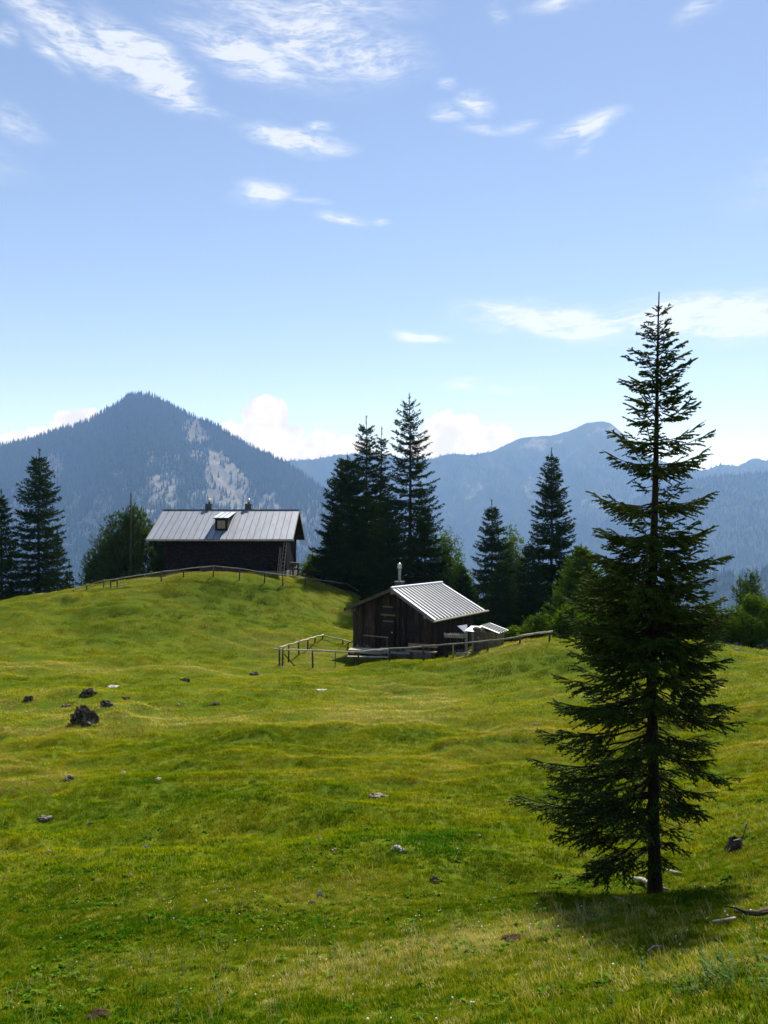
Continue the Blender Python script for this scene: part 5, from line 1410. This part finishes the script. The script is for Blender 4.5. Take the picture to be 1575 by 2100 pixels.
log_thing('dead_branch', [(1330, 1968, .04), (1342, 1962, .05), (1360, 1960, .05)], [.008, .008, .004], 'curled pale root in the shade below the spruce', seed=6)

def stump():
    p_ = on_ground(1508, 1742); r = random.Random(6); s = p_[1] / F
    rt = empty('tree_stump', p_, R(10), 'old dark tree stump with one upright bleached root at right', 'stump')
    rt.scale = (.78, .78, .78)
    n = 16; V = []; Q = []
    for i, (z, rad) in enumerate(((-.15, .20), (.0, .16), (.08, .135), (.15, .125), (.20, .12))):
        for k in range(n):
            a = 2 * math.pi * k / n; fl = 1 + .22 * math.cos(5 * a + .6) * max(0, 1 - i * .3) + r.uniform(-.08, .08)
            V.append((rad * fl * math.cos(a), rad * fl * math.sin(a), z + (r.uniform(-.02, .02) if i == 4 else 0)))
    for k in range(n): V.append((.085 * math.cos(2 * math.pi * k / n), .085 * math.sin(2 * math.pi * k / n), .12 + r.uniform(-.02, .03)))
    V.append((0, 0, .10))
    for i in range(5):
        for k in range(n): Q.append((i * n + k, i * n + (k + 1) % n, (i + 1) * n + (k + 1) % n, (i + 1) * n + k))
    me = bpy.data.meshes.new('stump_body'); me.from_pydata(V, [], Q + [(5 * n + k, 5 * n + (k + 1) % n, 6 * n) for k in range(n)]); me.update()
    link('stump_body', me, M['post'], rt)
    MB().tube([(-.09, -.08, .205), (.0, -.10, .225), (.09, -.07, .215)], [.008, .014, .006], 6, jit=.2, rng=r).build('splinter', M['dead_wood'], rt)
    MB().tube([(.08, .02, .13), (.15, .03, .20), (.19, .04, .23), (.235, .05, .31), (.245, .05, .40)], [.035, .03, .02, .012, .008], 7, jit=.22, rng=r).build('root', M['post'], rt, True)
    MB().tube([(.235, .05, .30), (.25, .05, .37), (.275, .055, .43), (.28, .05, .47)], [.012, .016, .019, .010], 7, jit=.22, rng=r).build('bleached_root_end', M['dead_wood'], rt, True)
    MB().tube([(-.10, -.06, .08), (-.19, -.10, .02), (-.28, -.13, -.08)], [.04, .03, .015], 7, jit=.2, rng=r).build('root', M['post'], rt, True)
    MB().tube([(.03, -.12, .10), (.06, -.19, .0), (.07, -.22, -.1)], [.03, .022, .012], 7, jit=.2, rng=r).build('root', M['post'], rt, True)
stump()

# ================================================================== GRASS AND HERBS
def blades(seed, n, rad, h, w, bend, segs=3):
    r = np.random.default_rng(seed); V = []; T = []
    for b_ in range(n):
        a = r.uniform(0, 6.28); d = rad * math.sqrt(r.random()); c = np.array([d * math.cos(a), d * math.sin(a), -.01])
        az_ = r.uniform(0, 6.28); hh = h * r.uniform(.45, 1.15); lean = bend * r.uniform(.2, 1.2)
        o_ = np.array([math.cos(az_), math.sin(az_), 0]); sd = np.array([-o_[1], o_[0], 0]) * w * .5 * r.uniform(.7, 1.2)
        i0 = len(V)
        for k in range(segs):
            t_ = k / segs; p_ = c + np.array([0, 0, hh * t_ * (1 - .35 * lean * t_)]) + o_ * hh * lean * t_ * t_
            V += [p_ - sd * (1 - t_ * .5), p_ + sd * (1 - t_ * .5)]
        V.append(c + np.array([0, 0, hh * (1 - .35 * lean)]) + o_ * hh * lean)
        for k in range(segs - 1):
            q = i0 + 2 * k; T += [(q, q + 1, q + 3), (q, q + 3, q + 2)]
        q = i0 + 2 * (segs - 1); T.append((q, q + 1, q + 2))
    return np.array(V), np.array(T)

def dryness(x, y):
    """how parched the turf is from place to place: patches of straw, olive and lush green, plus spruce shade put into the colour"""
    a = fbm(x / 5.5, y / 3.6, 4, 71); b_ = fbm(x / 1.1, y / .8, 3, 81); c = fbm(x / .35, y / .3, 2, 91)
    v = .50 + 1.35 * (a - .5) + .42 * (b_ - .5) + .25 * (c - .5)
    px = CX + F * x / np.maximum(y, .5)
    r_ = np.hypot(x, y)
    # lush hollow across the foreground, straw strip on the bank before the near spruce
    lush = np.exp(-((x + .6 + (y - 8) * .12) / 2.6) ** 2 - ((y - 9.2) / 1.1) ** 2) + .8 * np.exp(-((x - 1.1) / 1.0) ** 2 - ((y - 12.8) / 1.5) ** 2)
    straw = np.exp(-((x - .75 - .1 * (y - 8)) / 1.3) ** 2 - ((y - 7.5 - .4 * (x - .8)) / .65) ** 2) + .5 * np.exp(-((x + .6) / .9) ** 2 - ((y - 6.0) / .5) ** 2)
    shade = np.exp(-((x - 2.6) / 1.2) ** 2 - ((y - 8.7) / 1.0) ** 2)  # spruce's shade painted into the turf colour: greener, darker blades by the trunk
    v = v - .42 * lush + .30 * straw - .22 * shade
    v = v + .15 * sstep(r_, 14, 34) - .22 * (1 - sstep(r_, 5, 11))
    return np.clip(v, 0, 1)

def wedge(n, d0, d1, soft0=0.0, soft1=0.0, pw=1.0, side=.62):
    u = RNG.random(n); d = np.sqrt(d0 ** 2 + (d1 ** 2 - d0 ** 2) * u ** pw)
    x = RNG.uniform(-side, side, n) * (d + 1.2)
    keep = np.ones(n)
    if soft1: keep *= 1 - sstep(d, d1 - soft1, d1)
    if soft0: keep *= sstep(d, d0, d0 + soft0)
    k = RNG.random(n) < keep
    return x[k], d[k]

def slope_rot(x, y, amt=.6):
    e = .15; gx = (ground_z(x + e, y) - ground_z(x - e, y)) / (2 * e); gy = (ground_z(x, y + e) - ground_z(x, y - e)) / (2 * e)
    k = len(x); c = RNG.random(k) * 6.28
    nx, ny = -gx + RNG.normal(0, .05, k), -gy + RNG.normal(0, .05, k); ln = np.sqrt(nx * nx + ny * ny + 1)
    nx, ny, nz = nx / ln, ny / ln, 1 / ln                        # ground normal, turned into each tuft's own frame
    px, py = nx * np.cos(c) + ny * np.sin(c), -nx * np.sin(c) + ny * np.cos(c)
    return np.stack([-np.arcsin(py), np.arctan2(px, nz), c], 1)

HUT_FOOT = [(hut_world(.2, .5, 0), hut_world(5.9, .5, 0), hut_world(5.9, 6.0, 0), hut_world(.2, 6.0, 0))]
def clear_of_things(x, y):
    ok = np.ones(len(x), bool)
    rel = np.stack([x - HP[0], y - HP[1]], 1); lx = rel @ gdir[:2]; ly = rel @ rdir[:2]
    ok &= ~((lx > .2) & (lx < 5.9) & (ly > .45) & (ly < 6.0))
    ux = x - UX0; ok &= ~((ux > 1.3) & (ux < 10.7) & (y > 60.95) & (y < 68.8))
    for px, py, w in SOIL:
        p_ = on_ground(px, py); s = p_[1] / F * w * .5
        ok &= ~(np.hypot(x - p_[0], (y - p_[1]) / 1.25) < s * .85 * (.6 + .8 * vnoise(x * 14, y * 14, 3)))
    return ok

def grass(name, n, d0, d1, s0, s1, protos, label, scl, seed, thin=None, dry_add=0.0):
    x, y = wedge(n, d0, d1, s0, s1)
    k = clear_of_things(x, y); x, y = x[k], y[k]
    if thin is not None:
        k = RNG.random(len(x)) < thin(x, y); x, y = x[k], y[k]
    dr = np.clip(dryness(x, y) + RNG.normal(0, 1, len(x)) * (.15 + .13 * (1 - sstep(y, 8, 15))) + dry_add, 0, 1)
    s = RNG.uniform(scl[0], scl[1], len(x)) * (.72 + .55 * fbm(x / .9, y / .7, 2, seed))
    P = np.stack([x, y, ground_z(x, y)], 1)
    return scatter(name, P, slope_rot(x, y), s, RNG.integers(0, len(protos), len(x)), dr, protos, label, 'grass')

G = lambda nm, sd, *a, mt='grass': proto('%s_%02d' % (nm, sd), *blades(sd, *a), M[mt])
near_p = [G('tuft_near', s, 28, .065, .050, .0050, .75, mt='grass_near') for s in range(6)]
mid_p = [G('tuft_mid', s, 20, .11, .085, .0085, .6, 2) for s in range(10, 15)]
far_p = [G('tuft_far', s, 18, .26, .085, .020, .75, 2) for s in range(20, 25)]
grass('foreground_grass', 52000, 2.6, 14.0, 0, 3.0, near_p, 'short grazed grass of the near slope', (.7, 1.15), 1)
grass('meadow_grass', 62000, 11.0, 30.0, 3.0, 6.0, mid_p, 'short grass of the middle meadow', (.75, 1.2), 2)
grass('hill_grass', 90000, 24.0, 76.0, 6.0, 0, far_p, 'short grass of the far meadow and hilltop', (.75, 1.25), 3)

tus_p = [G('tussock', s, 22, .10, .15, .010, .8, 3) for s in range(25, 29)]
grass('meadow_tussocks', 3000, 12.0, 46.0, 3.0, 12.0, tus_p, 'scattered longer tussocks over the middle meadow', (.5, 1.15), 8, thin=lambda x, y: np.clip(.12 + sstep(fbm(x / 2.2, y / 1.3, 3, 93), .5, .68), 0, 1), dry_add=-.08)
# longer grass left standing round the stones
ex, ey, es = [], [], []
for rx_, ry_, rs_ in ROCKS:
    for k_ in range(16):
        a_ = RNG.random() * 6.28; q_ = rs_ * RNG.uniform(.85, 1.35)
        ex.append(rx_ + q_ * math.cos(a_)); ey.append(ry_ + q_ * .8 * math.sin(a_)); es.append(np.clip(rs_ * 2.2, .45, 1.1) * RNG.uniform(.6, 1.1))
ex, ey = np.array(ex), np.array(ey)
scatter('stone_edge_grass', np.stack([ex, ey, ground_z(ex, ey)], 1), slope_rot(ex, ey), es, RNG.integers(0, 4, len(ex)), np.clip(dryness(ex, ey) + RNG.normal(0, .15, len(ex)), 0, 1), [G('edge_tuft', s_, 20, .07, .11, .008, .7, 3) for s_ in range(35, 39)], 'longer grass left standing round the stones', 'grass')
# taller tussocks, dry stalks, clover heads and broad leaves
tall_p = [proto('tall_tuft_%02d' % s, *blades(s, 16, .06, .13, .0042, .9, 4), M['grass_near']) for s in range(30, 34)]
grass('taller_grass', 5200, 3.2, 15.0, 0, 3, tall_p, 'longer ungrazed tufts on the near slope', (.7, 1.3), 4, thin=lambda x, y: np.clip(sstep(fbm(x / 1.3, y / 1.0, 3, 44), .50, .70) + np.exp(-((x - 2.9) / 1.4) ** 2 - ((y - 9.4) / 1.4) ** 2) * .9, 0, 1))
stalk_p = [proto('stalk_%02d' % s, *blades(s, 7, .07, .19, .0034, .55, 4), M['straw']) for s in range(40, 44)]
grass('dry_stalks', 9000, 3.4, 16.0, 0, 3, stalk_p, 'dry straw-coloured stalks in the near grass', (.55, 1.2), 5, thin=lambda x, y: sstep(dryness(x, y), .45, .85) * .9 + .06)

def leaf_rosette(seed, n, L, w):
    r = np.random.default_rng(seed); V = []; T = []
    for b_ in range(n):
        a = r.uniform(0, 6.28); o_ = np.array([math.cos(a), math.sin(a), 0]); sd = np.array([-o_[1], o_[0], 0]); l = L * r.uniform(.6, 1.1); h = l * r.uniform(.15, .7)
        i0 = len(V)
        for k, (t_, wf) in enumerate(((0, .15), (.25, .7), (.55, 1), (.85, .6), (1, .05))):
            p_ = o_ * l * t_ + np.array([0, 0, h * math.sin(t_ * 2.2)]); q = sd * w * wf * .5
            V += [p_ - q + np.array([0, 0, .12 * w * wf]), p_, p_ + q + np.array([0, 0, .12 * w * wf])]
        for k in range(4):
            q = i0 + 3 * k; T += [(q, q + 1, q + 4), (q, q + 4, q + 3), (q + 1, q + 2, q + 5), (q + 1, q + 5, q + 4)]
    return np.array(V), np.array(T)
herb_p = [proto('rosette_%02d' % s, *leaf_rosette(s, 7, .065, .036), M['herb']) for s in range(50, 55)]
grass('herb_leaves', 9000, 3.2, 18.0, 0, 3, herb_p, 'low broad-leaved herbs and clover among the grass', (.5, 1.15), 6, thin=lambda x, y: np.clip(.10 + 1.1 * sstep(fbm(x / 1.0, y / .8, 3, 66), .52, .68) + .5 * np.exp(-((x + .6) / 2.0) ** 2 - ((y - 9.2) / 1.0) ** 2), 0, 1))

def clover(seed):
    r = random.Random(seed); m_ = MB()
    h = r.uniform(.05, .09)
    m_.tube([(0, 0, 0), (.005, 0, h)], .0015, 3, cap=False)
    n0 = len(m_.f)
    m_.tube([(.005, 0, h - .007), (.005, 0, h - .001), (.005, 0, h + .006), (.005, 0, h + .010)], [.004, .0095, .0085, .003], 7)
    me = m_.mesh('clover_%02d' % seed); me.materials.append(M['grass']); me.materials.append(M['petal'])
    for i, p_ in enumerate(me.polygons): p_.material_index = 1 if i >= n0 else 0
    return bpy.data.objects.new('clover_%02d' % seed, me)
grass('clover_flowers', 1300, 3.2, 15.0, 0, 4, [clover(s) for s in range(60, 63)], 'tiny white clover heads dotted over the near grass', (.5, .95), 7, thin=lambda x, y: .10 + .9 * sstep(fbm(x / .9, y / .7, 3, 77), .55, .70))

# ------------------------------------------------------------------ the grey-green herbs in the corner
def herb_stem(seed):
    r = np.random.default_rng(seed); V = []; T = []
    for q in range(3):
        a = r.uniform(0, 6.28); H = r.uniform(.08, .17); o_ = np.array([math.cos(a), math.sin(a), 0]); b0 = o_ * r.uniform(0, .04)
        tip = b0 + o_ * H * r.uniform(.1, .5) + np.array([0, 0, H]); sd = np.array([-o_[1], o_[0], 0]) * .0016
        i0 = len(V); V += [b0 - sd, b0 + sd, tip]; T.append((i0, i0 + 1, i0 + 2))
        for k in range(13):
            t_ = .2 + .8 * (k + r.random()) / 13; c = b0 + (tip - b0) * t_; g = r.uniform(0, 6.28)
            d = unit(np.array([math.cos(g), math.sin(g), r.uniform(.2, 1.0)])); sd = unit(np.cross(d, [0, 0, 1.0])); l = r.uniform(.022, .042); w = l * .16
            i0 = len(V); V += [c, c + d * l * .5 - sd * w, c + d * l, c + d * l * .5 + sd * w]; T += [(i0, i0 + 1, i0 + 2), (i0, i0 + 2, i0 + 3)]
    return np.array(V), np.array(T)
M['herb_grey'] = leafy('grey_green_leaves', [(0.0, (0.04, 0.09, 0.02)), (1.0, (0.13, 0.18, 0.07))], attr='dry', trans=.25, rough=.45, gloss=.0)
HC = on_ground(1480, 2030)
grass('grey_green_herbs', 9000, 3.2, 9.0, 0, 1, [proto('herb_stem_%02d' % s_, *herb_stem(s_), M['herb_grey']) for s_ in range(70, 74)], 'grey-green narrow-leaved herbs growing thick in the bottom right corner', (.6, 1.25), 9,
      thin=lambda x, y: np.clip(.6 * np.exp(-((x - HC[0]) / .26) ** 2 - ((y - HC[1]) / .42) ** 2) + .035 * sstep(fbm(x / .8, y / .7, 2, 12), .5, .7), 0, 1))
